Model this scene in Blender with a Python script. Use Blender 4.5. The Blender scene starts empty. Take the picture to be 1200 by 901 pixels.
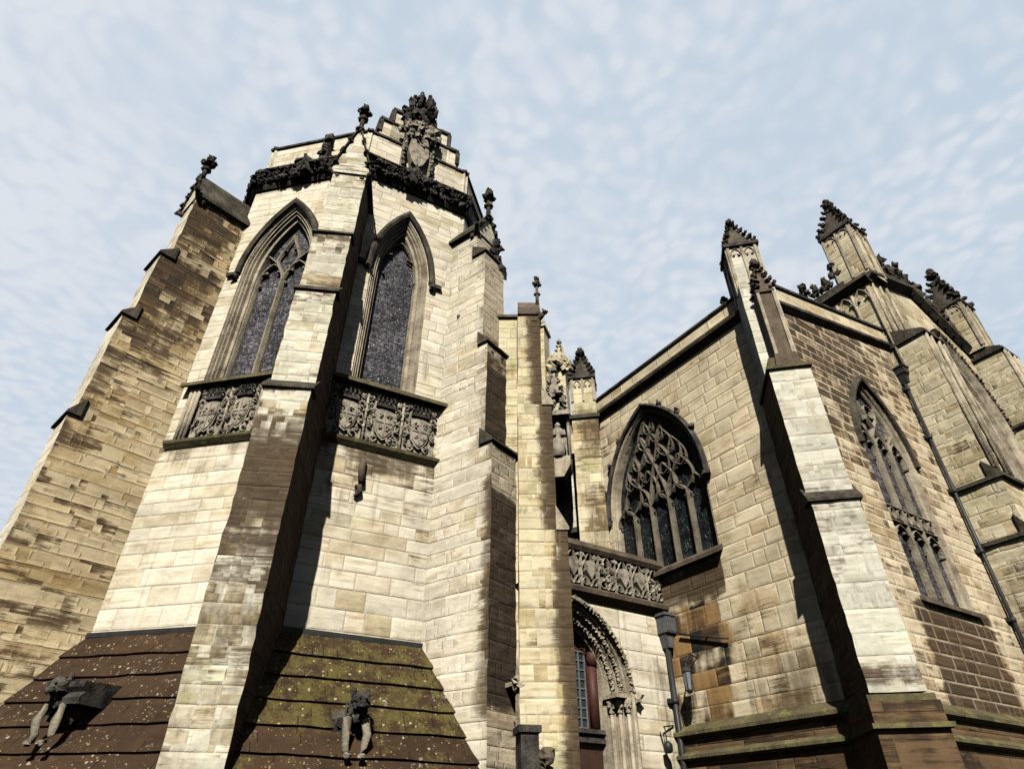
import bpy, math, random
from mathutils import Vector, noise as mn
rnd = random.Random(7)
SC = bpy.context.scene
rad = math.radians

# ------------------------------------------------------------------ camera, sky, sun, exposure
cam = bpy.data.objects.new('camera', bpy.data.cameras.new('camera'))
SC.collection.objects.link(cam); SC.camera = cam
cam.location = (0, 0, 1.6); cam.rotation_euler = (rad(90 + 35.9), 0, 0)
cam.data.sensor_width = 36; cam.data.lens = 36 * 731 / 1200
cam.data.clip_start = .05; cam.data.clip_end = 5000
SUN_AZ, SUN_EL = 183.0, 40.0            # compass-like: 0 = +Y, clockwise
SC.view_settings.view_transform = 'Standard'; SC.view_settings.look = 'None'
SC.view_settings.exposure = 0.5; SC.view_settings.gamma = 1
SC.view_settings.use_curve_mapping = False
SC.cycles.diffuse_bounces = 0
sl = bpy.data.lights.new('sun', 'SUN'); sl.energy = 5.0; sl.angle = rad(.55); sl.color = (1, .945, .85)
so = bpy.data.objects.new('sun', sl); SC.collection.objects.link(so)
sd = Vector((math.sin(rad(SUN_AZ)) * math.cos(rad(SUN_EL)), math.cos(rad(SUN_AZ)) * math.cos(rad(SUN_EL)), math.sin(rad(SUN_EL))))
so.rotation_euler = sd.to_track_quat('Z', 'Y').to_euler()
so.location = (0, -20, 30)

class NT:
    """small helper to write node trees"""
    def __init__(s, tree): s.t = tree; s.t.nodes.clear()
    def n(s, typ, **k):
        d = s.t.nodes.new(typ)
        for a, b in k.items(): setattr(d, a, b)
        return d
    def put(s, sock, v):
        if isinstance(v, bpy.types.NodeSocket): s.t.links.new(v, sock)
        else:
            try: sock.default_value = v
            except Exception: sock.default_value = tuple(v) + (1,)
    def m(s, op, a, b=0, c=0, clamp=False):
        d = s.n('ShaderNodeMath', operation=op, use_clamp=clamp)
        s.put(d.inputs[0], a); s.put(d.inputs[1], b); s.put(d.inputs[2], c); return d.outputs[0]
    def add(s, a, b): return s.m('ADD', a, b)
    def sub(s, a, b): return s.m('SUBTRACT', a, b)
    def mul(s, a, b): return s.m('MULTIPLY', a, b)
    def smooth(s, x, lo, hi, a=0., b=1.):
        d = s.n('ShaderNodeMapRange', interpolation_type='SMOOTHSTEP')
        s.put(d.inputs[0], x); s.put(d.inputs[1], lo); s.put(d.inputs[2], hi); s.put(d.inputs[3], a); s.put(d.inputs[4], b)
        return d.outputs[0]
    def mix(s, f, a, b, mode='MIX'):
        d = s.n('ShaderNodeMix', data_type='RGBA', blend_type=mode)
        s.put(d.inputs[0], f)
        for i, v in ((6, a), (7, b)):
            if isinstance(v, bpy.types.NodeSocket): s.t.links.new(v, d.inputs[i])
            else: d.inputs[i].default_value = tuple(v)[:3] + (1,)
        return d.outputs[2]
    def xyz(s, x, y, z=0.):
        d = s.n('ShaderNodeCombineXYZ'); s.put(d.inputs[0], x); s.put(d.inputs[1], y); s.put(d.inputs[2], z); return d.outputs[0]
    def sep(s, v):
        d = s.n('ShaderNodeSeparateXYZ'); s.put(d.inputs[0], v); return d.outputs
    def noise(s, v, scale=1., detail=4, rough=.55, dim='3D', w=0.):
        d = s.n('ShaderNodeTexNoise', noise_dimensions=dim); s.put(d.inputs['Vector'], v)
        d.inputs['Scale'].default_value = scale; d.inputs['Detail'].default_value = detail; d.inputs['Roughness'].default_value = rough
        if dim == '4D': s.put(d.inputs['W'], w)
        return d.outputs[0]
    def white(s, v):
        d = s.n('ShaderNodeTexWhiteNoise', noise_dimensions='3D'); s.put(d.inputs['Vector'], v); return d.outputs
    def attr(s, name):
        d = s.n('ShaderNodeAttribute', attribute_name=name); return d.outputs['Fac']

W = bpy.data.worlds.new('World'); SC.world = W; W.use_nodes = True
nt = NT(W.node_tree)
sky = nt.n('ShaderNodeTexSky', sky_type='NISHITA', sun_disc=False)
sky.sun_elevation = rad(SUN_EL); sky.sun_rotation = rad(SUN_AZ); sky.air_density = 1.0; sky.dust_density = 1.2; sky.ozone_density = 1.6
tc = nt.n('ShaderNodeTexCoord').outputs['Generated']
sx, sy, sz = nt.sep(tc)
zz = nt.m('MAXIMUM', sz, .06)
px = nt.m('DIVIDE', sx, zz); py = nt.m('DIVIDE', sy, zz)
pv = nt.xyz(px, py, 0.)
wob = nt.noise(pv, 3.5, 2)
pv2 = nt.xyz(nt.add(px, nt.mul(wob, .12)), nt.add(py, nt.mul(wob, .12)), 0.)
c_big = nt.noise(pv2, .9, 4, .5)
vc = nt.n('ShaderNodeTexVoronoi', feature='SMOOTH_F1', distance='EUCLIDEAN'); nt.put(vc.inputs['Vector'], pv2); vc.inputs['Scale'].default_value = 30.; vc.inputs['Smoothness'].default_value = 1.0
c_cell = nt.smooth(vc.outputs['Distance'], .15, .75, 1., 0.)
c_fine = nt.noise(pv2, 15., 6, .6)
rip = nt.smooth(nt.noise(pv2, 2.2, 3), .35, .6, .4, 1.)
cl = nt.add(nt.add(nt.mul(c_big, .75), nt.mul(nt.mul(c_cell, rip), .55)), nt.mul(nt.sub(c_fine, .5), .65))
cl = nt.smooth(nt.add(cl, nt.mul(nt.sub(0., sx), .22)), .15, 1.0, .2, 1.)
cloudcol = nt.mix(c_big, (7.9, 8.5, 9.4), (8.9, 9.3, 9.9))
skyc = nt.mix(1.0, sky.outputs[0], (1.0, 1.0, 1.0), 'MULTIPLY')
cl = nt.mul(cl, nt.smooth(sy, -.1, .28, .0, 1.))
skyl = nt.mix(nt.smooth(sy, -.1, .28, .0, .9), nt.mix(nt.smooth(sy, -.1, .28, .7, 0.), skyc, (0.,0.,0.)), (6.5, 7.9, 9.4))
colr = nt.mix(cl, skyl, cloudcol)
bg = nt.n('ShaderNodeBackground'); nt.put(bg.inputs[0], colr); bg.inputs[1].default_value = .06
nt.t.links.new(bg.outputs[0], nt.n('ShaderNodeOutputWorld').inputs[0])

# ------------------------------------------------------------------ materials
def newmat(name):
    m = bpy.data.materials.new(name); m.use_nodes = True; return m, NT(m.node_tree)
def finish(t, col, rough=.85, h=None, dist=.02, spec=.2, strength=.8, metal=0.):
    b = t.n('ShaderNodeBsdfPrincipled'); t.put(b.inputs['Base Color'], col); t.put(b.inputs['Roughness'], rough)
    b.inputs['Specular IOR Level'].default_value = spec; b.inputs['Metallic'].default_value = metal
    if h is not None:
        bp = t.n('ShaderNodeBump'); bp.inputs['Strength'].default_value = strength; bp.inputs['Distance'].default_value = dist
        t.put(bp.inputs['Height'], h); t.t.links.new(bp.outputs[0], b.inputs['Normal'])
    t.t.links.new(b.outputs[0], t.n('ShaderNodeOutputMaterial').inputs[0])

def ashlar(name, cream=(.50, .455, .37), tan=(.36, .27, .155), brown=(.075, .05, .03), black=(.022, .018, .015),
           rowh=.30, blk=.62, bias=0., kid=.42, klarge=.55, joint=(.30, .26, .2), jw=.011, jdark=.55, tanbias=0., soft=.2, greenish=.25, seed=0., vj=.4, core=0., smoke=0.):
    m, t = newmat(name)
    u, v, _ = t.sep(t.n('ShaderNodeUVMap').outputs[0])
    obj = t.n('ShaderNodeNewGeometry').outputs['Position']
    wv = t.noise(t.xyz(t.mul(u, .7), t.mul(v, .7)), 1., 2)
    v0 = t.add(v, t.mul(t.sub(wv, .5), .03))
    v1 = t.add(t.m('DIVIDE', v0, rowh), t.mul(t.m('SINE', t.mul(v, 1.9)), .33))
    row = t.m('FLOOR', v1); fv = t.m('FRACT', v1)
    r1 = t.white(t.xyz(row, 3.7 + seed, 1.1))[0]
    u1 = t.add(t.mul(t.m('DIVIDE', u, blk), t.add(t.mul(r1, .8), .7)), t.mul(r1, 31.))
    u2 = t.add(u1, t.mul(t.m('SINE', t.add(t.mul(u1, 1.9), t.mul(row, 2.))), .3))
    colm = t.m('FLOOR', u2); fu = t.m('FRACT', u2)
    wn = t.white(t.xyz(colm, row, seed))
    idv = wn[0]; i1, i2, i3 = t.sep(wn[1])
    du = t.mul(t.m('MINIMUM', fu, t.sub(1., fu)), blk * .95); dv = t.mul(t.m('MINIMUM', fv, t.sub(1., fv)), rowh)
    fine = t.noise(obj, 22., 4, .65)
    d = t.add(t.m('MINIMUM', du, dv), t.mul(t.sub(fine, .5), .012))
    jt = t.smooth(d, jw * .35, jw * 1.5, 1., 0.)
    vert = t.m('GREATER_THAN', dv, du); jt = t.mul(jt, t.sub(1., t.mul(vert, vj)))
    jt = t.mul(jt, t.smooth(t.noise(obj, 1.9, 3), .32, .6, .35, 1.))
    edge = t.smooth(d, jw * .8, .05, 1., 0.)
    bed = t.noise(t.xyz(t.mul(u, 1.1), t.mul(v, 13.), t.mul(idv, 40.)), 1., 5, .62)
    blot = t.noise(t.xyz(t.mul(u, 1.), t.mul(v, 1.7), t.mul(idv, 3.)), 1.7, 5, .6)
    streak = t.noise(t.xyz(t.mul(u, 5.), t.mul(v, .5), 2.), 1., 4, .55)
    large = t.noise(obj, .42, 4, .6)
    st = t.attr('stain')
    S = t.add(t.add(st, bias + .02), t.add(t.mul(t.sub(large, .5), klarge * 1.5), t.mul(t.sub(i1, .5), kid)))
    S = t.add(S, t.add(t.mul(t.sub(bed, .5), 1.0), t.mul(t.sub(streak, .5), .45)))
    S = t.add(S, t.mul(t.sub(blot, .5), 1.0))
    dk = t.smooth(S, .52 - soft, .52 + soft)
    dk2 = t.smooth(S, .78 - soft, .78 + soft * 1.2)
    ta = t.smooth(t.add(t.add(t.mul(i2, .75), t.mul(t.sub(blot, .5), 1.1)), t.add(t.mul(st, .5), tanbias)), .3, .95)
    c = t.mix(ta, cream, tan)
    grn = t.mul(t.smooth(t.noise(obj, 1.1, 4), .5, .72), greenish)
    c = t.mix(grn, c, (tan[0] * .75, tan[1] * .95, tan[2] * .8))
    c = t.mix(t.mul(t.smooth(i3, .72, .9), .45), c, (cream[0] * 1.1, cream[1] * 1.1, cream[2] * 1.13))
    c = t.mix(t.mul(t.smooth(t.add(bed, t.mul(t.sub(idv, .5), .12)), .50, .72), .55), c, (tan[0] * .6, tan[1] * .55, tan[2] * .5))
    if core: dk = t.mul(dk, t.smooth(d, .012, core))
    gr = t.smooth(t.add(t.mul(large, .5), t.mul(blot, .6)), .42, .75, 1.06, .66); gg = t.mul(gr, t.add(.82, t.mul(t.noise(t.xyz(u, t.mul(v, 3.)), 6., 5, .7), .36)))
    c = t.mix(1., c, t.xyz(gg, gg, t.mul(gg, .985)), 'MULTIPLY')
    c = t.mix(t.mul(dk, .88), c, brown)
    c = t.mix(t.mul(dk2, .85), c, black)
    sm = t.noise(t.xyz(t.mul(u, .9), t.mul(v, .75), seed), 1.15, 7, .62); sv = t.noise(t.xyz(t.mul(u, 7.), t.mul(v, .32), seed), 1., 5, .6)
    SM = t.add(t.add(t.mul(sm, 1.1), t.mul(st, .75)), t.add(t.mul(t.sub(sv, .5), .7), t.add(t.mul(t.sub(fine, .5), .25), smoke)))
    smk = t.smooth(SM, .62, 1.0)
    c = t.mix(t.mul(smk, t.add(.62, t.mul(i2, .25))), c, t.mix(t.smooth(bed, .38, .62), (brown[0] * .75, brown[1] * .75, brown[2] * .75), (brown[0] * 1.15 + .012, brown[1] * 1.2 + .01, brown[2] * 1.1 + .006)))
    oc = t.attr('ochre')
    O = t.smooth(t.add(t.add(oc, t.mul(t.sub(i3, .5), .5)), t.add(t.mul(t.sub(blot, .5), .6), t.mul(t.sub(streak, .5), .4))), .45, .7)
    oc2 = t.mix(t.smooth(t.add(t.add(t.mul(i1, .45), t.mul(streak, .5)), t.mul(bed, .35)), .45, .78), (.30, .185, .075), (.06, .035, .02))
    oc2 = t.mix(t.smooth(t.add(i2, t.mul(t.sub(bed, .5), .5)), .66, .8), oc2, (.02, .016, .013))
    c = t.mix(O, c, oc2)
    val = t.add(.78, t.add(t.mul(idv, .22), t.mul(fine, .28)))
    c = t.mix(1., c, t.xyz(val, val, val), 'MULTIPLY')
    jd = t.sub(1., t.mul(dk, .7)); c = t.mix(t.mul(jt, jdark), c, t.mix(1., joint, t.xyz(jd, jd, jd), 'MULTIPLY'))
    h = t.add(t.add(t.mul(jt, -.7), t.mul(edge, -.3)), t.add(t.mul(bed, t.add(.35, t.mul(dk, .9))), t.add(t.mul(fine, .35), t.mul(idv, .35))))
    finish(t, c, .88, h, .028, .15, .62)
    return m

def plainstone(name, base, dark, amt=.5, scale=2.5, lich=0., rough=.9, bump=.03):
    m, t = newmat(name)
    pos = t.n('ShaderNodeNewGeometry').outputs['Position']
    a = t.noise(pos, scale, 6, .65); b = t.noise(pos, scale * 7, 5, .7); 
    x, y, z = t.sep(pos)
    s = t.noise(t.xyz(t.mul(x, 6), t.mul(y, 6), t.mul(z, .7)), 1., 4)
    st = t.attr('stain')
    f = t.smooth(t.add(t.add(t.mul(a, .8), t.mul(b, .4)), t.add(t.mul(s, .35), t.add(st, amt - .5))), .55, 1.05)
    c = t.mix(f, base, dark)
    if lich:
        c = t.mix(t.mul(t.smooth(t.noise(pos, 5., 4), .5, .66), lich), c, (.2, .2, .07))
    vv = t.add(.75, t.mul(b, .5)); c = t.mix(1., c, t.xyz(vv, vv, vv), 'MULTIPLY')
    finish(t, c, rough, t.add(t.mul(a, .6), b), bump, .15)
    return m

MAT = {}
MAT['facet'] = ashlar('pale_ashlar', cream=(.62, .57, .465), tan=(.50, .415, .275), rowh=.31, blk=.62, bias=.03, smoke=.0, klarge=.6, kid=.2, joint=(.24, .20, .15), jdark=.42, seed=1)
MAT['bside'] = ashlar('tan_weathered_ashlar', cream=(.50, .415, .265), tan=(.37, .26, .125), brown=(.07, .042, .023), rowh=.27, blk=.75, bias=.36, kid=.7, klarge=.8, soft=.15, joint=(.37, .28, .16), jdark=.6, tanbias=.1, seed=2)
MAT['bfront'] = ashlar('lichened_pale_ashlar', cream=(.57, .545, .45), tan=(.37, .30, .18), rowh=.30, blk=.55, bias=.10, kid=.45, klarge=.75, joint=(.4, .36, .28), jdark=.4, greenish=.5, seed=3)
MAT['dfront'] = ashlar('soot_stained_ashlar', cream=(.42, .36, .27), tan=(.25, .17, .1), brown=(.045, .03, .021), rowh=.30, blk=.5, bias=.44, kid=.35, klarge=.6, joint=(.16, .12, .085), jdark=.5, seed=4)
MAT['aisle'] = ashlar('buff_ashlar', cream=(.60, .52, .37), tan=(.45, .33, .18), rowh=.33, blk=.6, bias=.05, kid=.25, klarge=.9, joint=(.36, .28, .18), jdark=.22, tanbias=-.08, seed=5)
MAT['brick'] = ashlar('small_dark_cored_blocks', cream=(.54, .46, .325), tan=(.35, .25, .145), brown=(.085, .052, .03), rowh=.235, blk=.42, core=.05, bias=.46, kid=.5, klarge=.5, joint=(.52, .45, .33), jw=.018, jdark=.6, tanbias=.12, soft=.2, seed=6)
MAT['pier'] = ashlar('yellowed_ashlar', cream=(.55, .49, .345), tan=(.43, .34, .18), rowh=.29, blk=.6, bias=.14, smoke=.05, kid=.3, klarge=.5, joint=(.3, .23, .13), jdark=.35, greenish=.6, seed=7)
MAT['ediag'] = ashlar('grey_ashlar', cream=(.55, .535, .455), tan=(.43, .39, .30), rowh=.34, blk=.45, bias=.08, kid=.28, klarge=.55, joint=(.44, .40, .32), jdark=.55, greenish=.3, seed=8)
MAT['soot'] = ashlar('soot_black_ashlar', cream=(.16, .115, .08), tan=(.09, .06, .04), brown=(.035, .024, .018), black=(.012, .011, .010), rowh=.30, blk=.5, bias=.5, kid=.3, joint=(.05, .04, .03), jdark=.4, seed=12)  # near-black stone colour paints in the shade of flanks turned from the sun
MAT['base'] = ashlar('dark_plinth_ashlar', cream=(.13, .085, .045), tan=(.08, .05, .027), brown=(.03, .02, .013), rowh=.36, blk=.7, bias=.42, kid=.5, klarge=.7, joint=(.09, .06, .035), jdark=.5, seed=9)
MAT['trans'] = ashlar('ochre_ashlar', cream=(.54, .48, .345), tan=(.40, .32, .19), rowh=.33, blk=.62, bias=.1, kid=.42, klarge=.7, joint=(.5, .42, .28), jdark=.45, tanbias=.05, greenish=.5, seed=10)
MAT['mould'] = plainstone('pale_carved_stone', (.45, .395, .295), (.085, .062, .042), .48)
MAT['sootmould'] = plainstone('sooty_carved_stone', (.16, .135, .105), (.018, .016, .014), .62, lich=.15)
MAT['blackstone'] = plainstone('blackened_carved_stone', (.125, .112, .095), (.014, .013, .013), .58, scale=4.)
MAT['trac'] = plainstone('grey_tracery_stone', (.30, .265, .2), (.07, .06, .045), .45, scale=3.)
MAT['tracdark'] = plainstone('dark_tracery_stone', (.19, .165, .125), (.04, .034, .026), .5, scale=3.)
MAT['carve'] = plainstone('grey_relief_stone', (.42, .375, .295), (.04, .033, .027), .48, scale=6.)
MAT['mossledge'] = plainstone('mossy_ledge_stone', (.14, .115, .062), (.03, .03, .018), .5, lich=.6)
MAT['brownstone'] = plainstone('brown_stained_stone', (.15, .118, .085), (.035, .025, .02), .5)

def roofmat():
    m, t = newmat('mossy_stone_slabs')
    u, v, _ = t.sep(t.n('ShaderNodeUVMap').outputs[0])
    pos = t.n('ShaderNodeNewGeometry').outputs['Position']
    row = t.m('FLOOR', t.m('DIVIDE', v, .46)); r1 = t.white(t.xyz(row, 1., 2.))[0]
    cu = t.add(t.m('DIVIDE', u, .95), t.mul(r1, 9.)); cid = t.white(t.xyz(t.m('FLOOR', cu), row, 4.))[0]; fu = t.m('FRACT', cu)
    jt = t.smooth(t.m('MINIMUM', fu, t.sub(1., fu)), .004, .012, 1., 0.)
    a = t.noise(pos, 2.2, 6, .65); b = t.noise(pos, 26., 5, .7)
    c = t.mix(a, (.018, .011, .007), (.068, .040, .022))
    k = t.add(.8, t.mul(cid, .4)); c = t.mix(1., c, t.xyz(k, k, k), 'MULTIPLY')
    st = t.noise(t.xyz(t.mul(u, 1.), t.mul(v, 9.)), 1., 4); c = t.mix(t.mul(t.smooth(st, .5, .7), .4), c, (.02, .012, .008))
    ms = t.attr('ochre')
    mo = t.smooth(t.add(t.add(t.noise(pos, 3.6, 6, .7), t.mul(b, .45)), t.mul(ms, .30)), .90, 1.12)
    c = t.mix(t.mul(mo, .85), c, t.mix(b, (.075, .060, .018), (.12, .105, .03)))
    def spots(scale, lo, hi, mscale, mlo):
        vn = t.n('ShaderNodeTexVoronoi', feature='F1'); t.put(vn.inputs['Vector'], t.xyz(t.add(u, t.mul(b, .06)), t.add(v, t.mul(b, .05)), 0.)); vn.inputs['Scale'].default_value = scale
        rr = t.sep(vn.outputs['Color'])[0]
        lim = t.mul(t.smooth(rr, .35, 1.), hi)
        f = t.smooth(t.sub(lim, vn.outputs['Distance']), -.02, .05)
        return t.mul(f, t.smooth(t.noise(pos, mscale, 3), mlo, mlo + .12))
    c = t.mix(t.mul(spots(10., 0, .26, 1.3, .42), .85), c, (.40, .33, .22))
    c = t.mix(t.mul(spots(20., 0, .30, 2.0, .40), .8), c, (.30, .26, .12))
    wh = t.mul(t.smooth(t.add(t.mul(b, .6), t.noise(pos, 6., 5, .75)), .92, 1.0), t.smooth(t.noise(pos, .8, 2), .50, .60))
    c = t.mix(t.mul(wh, .8), c, (.42, .38, .32))
    c = t.mix(t.mul(jt, .7), c, (.012, .009, .007))
    finish(t, c, .9, t.add(t.add(t.mul(a, .5), t.mul(b, .7)), t.mul(jt, -.8)), .02, .15)
    return m
MAT['roof'] = roofmat()

def glassmat(name, c0, c1, sc=14., rough=.35, grid=True):
    m, t = newmat(name)
    u, v, _ = t.sep(t.n('ShaderNodeUVMap').outputs[0])
    p = t.xyz(u, v, 0.)
    vn = t.n('ShaderNodeTexVoronoi', feature='DISTANCE_TO_EDGE'); t.put(vn.inputs['Vector'], t.xyz(t.add(u, t.mul(t.noise(p, 3., 3), .5)), t.add(v, t.mul(t.noise(p, 2.3, 3), .5)), 0.)); vn.inputs['Scale'].default_value = sc * .55
    lead = t.smooth(vn.outputs[0], .03, .12, 1., 0.)
    vc2 = t.n('ShaderNodeTexVoronoi', feature='F1'); t.put(vc2.inputs['Vector'], p); vc2.inputs['Scale'].default_value = sc
    r = t.sep(vc2.outputs['Color'])[0]
    big = t.noise(p, 1.7, 5, .7); fn = t.noise(p, 30., 3, .7)
    c = t.mix(t.smooth(t.add(t.mul(r, .5), t.mul(big, .8)), .35, .95), c0, c1)
    c = t.mix(t.mul(t.smooth(t.add(fn, t.mul(big, .4)), .74, .88), .35), c, (c1[0] * 2.4, c1[1] * 2.3, c1[2] * 2.2))
    c = t.mix(t.mul(lead, .8), c, (c0[0] * .35, c0[1] * .35, c0[2] * .35))
    gx = t.m('FRACT', t.m('DIVIDE', u, .17)); gy = t.m('FRACT', t.m('DIVIDE', v, .21)); pl = t.m('MAXIMUM', t.smooth(t.m('MINIMUM', gx, t.sub(1., gx)), .03, .09, 1., 0.), t.smooth(t.m('MINIMUM', gy, t.sub(1., gy)), .03, .08, 1., 0.))
    pid = t.white(t.xyz(t.m('FLOOR', t.m('DIVIDE', u, .17)), t.m('FLOOR', t.m('DIVIDE', v, .21)), 1.))[0]
    pk = t.add(.6, t.add(t.mul(pid, .35), t.mul(t.smooth(t.noise(p, 1.1, 3), .35, .65), .55))); c = t.mix(1., c, t.xyz(pk, pk, pk), 'MULTIPLY')
    c = t.mix(t.mul(pl, .6), c, (.012, .012, .014))
    fy = t.m('FRACT', t.m('DIVIDE', v, .62)); bar = t.smooth(t.m('MINIMUM', fy, t.sub(1., fy)), .012, .03, 1., 0.)
    c = t.mix(t.mul(bar, .6), c, (.015, .015, .018))
    finish(t, c, rough, t.add(t.mul(lead, 1.), t.mul(r, .8)), .012, .3)
    return m
MAT['glass'] = glassmat('leaded_purple_grey_glass', (.03, .029, .036), (.125, .12, .135), 13.)
MAT['glassdark'] = glassmat('dark_leaded_glass', (.006, .009, .011), (.020, .028, .032), 9., .3)

def simple(name, col, rough=.6, metal=0., spec=.3, var=.35, scale=8.):
    m, t = newmat(name)
    pos = t.n('ShaderNodeNewGeometry').outputs['Position']
    a = t.noise(pos, scale, 5, .65)
    c = t.mix(t.mul(t.smooth(a, .35, .7), var * 2), col, tuple(k * .45 for k in col))
    finish(t, c, rough, a, .006, spec, .5, metal); return m
MAT['iron'] = simple('black_painted_iron', (.022, .024, .025), .5)
MAT['leadgrey'] = simple('grey_lead', (.10, .105, .11), .6)
MAT['oak'] = simple('dark_red_oak', (.05, .025, .016), .6, scale=5.)
MAT['redlining'] = simple('red_painted_wood', (.06, .022, .015), .6)
MAT['doorglass'] = simple('dark_door_glass', (.02, .03, .04), .15, spec=.6)
MAT['gridlead'] = simple('pale_glazing_bar', (.13, .14, .145), .6)
MAT['flash'] = simple('lamp_glass', (.16, .17, .18), .2, spec=.6, var=.1)
MAT['paving'] = ashlar('worn_stone_paving', cream=(.08, .075, .065), tan=(.06, .053, .045), rowh=.55, blk=.8, bias=.1, joint=(.07, .065, .055), seed=11)
MAT['slate'] = simple('grey_roof_slate', (.09, .09, .095), .7)

# ------------------------------------------------------------------ geometry helpers
def D(a): a = rad(a); return Vector((math.sin(a), math.cos(a)))
class Fr:
    """vertical frame: o plan origin, n outward compass azimuth; u runs to the right seen from outside"""
    def __init__(s, o, n): s.o = Vector(o); s.n = n; s.dv = D(n); s.uv = D(n - 90)
    def P(s, u, d, z): p = s.o + s.uv * u + s.dv * d; return Vector((p.x, p.y, z))
    def at(s, u, d): return Fr(s.o + s.uv * u + s.dv * d, s.n)

class MB:
    def __init__(s): s.v = []; s.f = []; s.st = []; s.mi = []; s.sm = []
    def vert(s, p, st=(0, 0)): s.v.append(Vector(p)); s.st.append(st); return len(s.v) - 1
    def face(s, pts, st=(0, 0), mi=0, sm=False):
        idx = [s.vert(p, st) for p in pts]; s.f.append(idx); s.mi.append(mi); s.sm.append(sm)
    def quad(s, a, b, c, d, nu=1, nv=1, fn=None, mi=0):
        base = len(s.v)
        for j in range(nv + 1):
            for i in range(nu + 1):
                x, y = i / nu, j / nv
                p = (a * (1 - x) + b * x) * (1 - y) + (d * (1 - x) + c * x) * y
                s.vert(p, fn(x, y) if fn else (0, 0))
        for j in range(nv):
            for i in range(nu):
                k = base + j * (nu + 1) + i
                s.f.append([k, k + 1, k + nu + 2, k + nu + 1]); s.mi.append(mi); s.sm.append(False)
    def box(s, fr, u0, u1, d0, d1, z0, z1, st=(0, 0), mi=0, dz=0., bev=0.):
        """dz lowers the front top edge (weathering)"""
        P = fr.P
        A = [P(u0, d0, z0), P(u1, d0, z0), P(u1, d1, z0), P(u0, d1, z0), P(u0, d0, z1), P(u1, d0, z1), P(u1, d1, z1 - dz), P(u0, d1, z1 - dz)]
        b = len(s.v)
        for p in A: s.vert(p, st)
        for q in ((0, 3, 2, 1), (4, 5, 6, 7), (3, 7, 6, 2), (0, 1, 5, 4), (0, 4, 7, 3), (1, 2, 6, 5)):
            s.f.append([b + k for k in q]); s.mi.append(mi); s.sm.append(False)
    def prism(s, fr, poly, d0, d1, st=(0, 0), mi=0):
        """poly of (u,z) extruded between depths"""
        n = len(poly); b = len(s.v)
        for d in (d0, d1):
            for (u, z) in poly: s.vert(fr.P(u, d, z), st)
        s.f.append([b + n + k for k in range(n)]); s.f.append([b + n - 1 - k for k in range(n)])
        s.mi += [mi, mi]; s.sm += [False, False]
        for k in range(n):
            k2 = (k + 1) % n; s.f.append([b + k, b + k2, b + n + k2, b + n + k]); s.mi.append(mi); s.sm.append(False)
    def profile(s, fr, prof, u0, u1, st=(0, 0), mi=0, zslope=0., mitre=(0., 0.), nseg=1):
        """closed (d,z) profile swept along u"""
        n = len(prof)
        b = len(s.v)
        for e in range(nseg + 1):
            t = e / nseg
            for (d, z) in prof:
                u = (u0 - mitre[0] * d) * (1 - t) + (u1 + mitre[1] * d) * t
                s.vert(fr.P(u, d, z + zslope * (u - u0)), st)
        for e in range(nseg):
            for k in range(n):
                k2 = (k + 1) % n; a = b + e * n
                s.f.append([a + k, a + k2, a + n + k2, a + n + k]); s.mi.append(mi); s.sm.append(False)
        s.f.append([b + k for k in range(n)]); s.f.append([b + nseg * n + n - 1 - k for k in range(n)]); s.mi += [mi, mi]; s.sm += [False, False]
    def tube(s, pts, r, n=6, st=(0, 0), mi=0, r2=None, sm=True, flat=None):
        pts = [Vector(p) for p in pts]; N = len(pts); b = len(s.v)
        up0 = Vector((0, 0, 1))
        for i, p in enumerate(pts):
            t = (pts[min(i + 1, N - 1)] - pts[max(i - 1, 0)]).normalized()
            ref = flat if flat is not None else (up0 if abs(t.z) < .95 else Vector((1, 0, 0)))
            x = t.cross(ref)
            if x.length < 1e-4: x = t.cross(Vector((.3, 1, .1)))
            x.normalize(); y = x.cross(t).normalized()
            rr = r if r2 is None else r + (r2 - r) * i / max(N - 1, 1)
            for k in range(n):
                a = 2 * math.pi * (k + .5) / n
                s.vert(p + x * math.cos(a) * rr + y * math.sin(a) * rr, st)
        for i in range(N - 1):
            for k in range(n):
                k2 = (k + 1) % n
                s.f.append([b + i * n + k, b + i * n + k2, b + (i + 1) * n + k2, b + (i + 1) * n + k]); s.mi.append(mi); s.sm.append(sm)
        s.f.append([b + k for k in range(n)][::-1]); s.f.append([b + (N - 1) * n + k for k in range(n)]); s.mi += [mi, mi]; s.sm += [False, False]
    def lathe(s, c, prof, n=10, st=(0, 0), mi=0, sm=True):
        b = len(s.v); c = Vector(c)
        for (r, z) in prof:
            for k in range(n):
                a = 2 * math.pi * k / n; s.vert(c + Vector((r * math.cos(a), r * math.sin(a), z)), st)
        for i in range(len(prof) - 1):
            for k in range(n):
                k2 = (k + 1) % n; s.f.append([b + i * n + k, b + i * n + k2, b + (i + 1) * n + k2, b + (i + 1) * n + k]); s.mi.append(mi); s.sm.append(sm)
        s.f.append([b + k for k in range(n)][::-1]); s.f.append([b + (len(prof) - 1) * n + k for k in range(n)]); s.mi += [mi, mi]; s.sm += [False, False]
    def lump(s, c, r, sc=(1, 1, 1), rough=.35, st=(0, 0), mi=0, seed=0, n=7, m=5):
        """knobbly carved lump"""
        b = len(s.v); c = Vector(c)
        off = Vector((rnd.random() * 50, rnd.random() * 50, 0))
        for j in range(1, m):
            th = math.pi * j / m
            for i in range(n):
                ph = 2 * math.pi * i / n + (j % 2) * .4
                d = Vector((math.sin(th) * math.cos(ph), math.sin(th) * math.sin(ph), math.cos(th)))
                k = r * (1 + rough * 1.6 * mn.noise(d * 1.7 + off))
                s.vert(c + Vector((d.x * sc[0], d.y * sc[1], d.z * sc[2])) * k, st)
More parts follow.
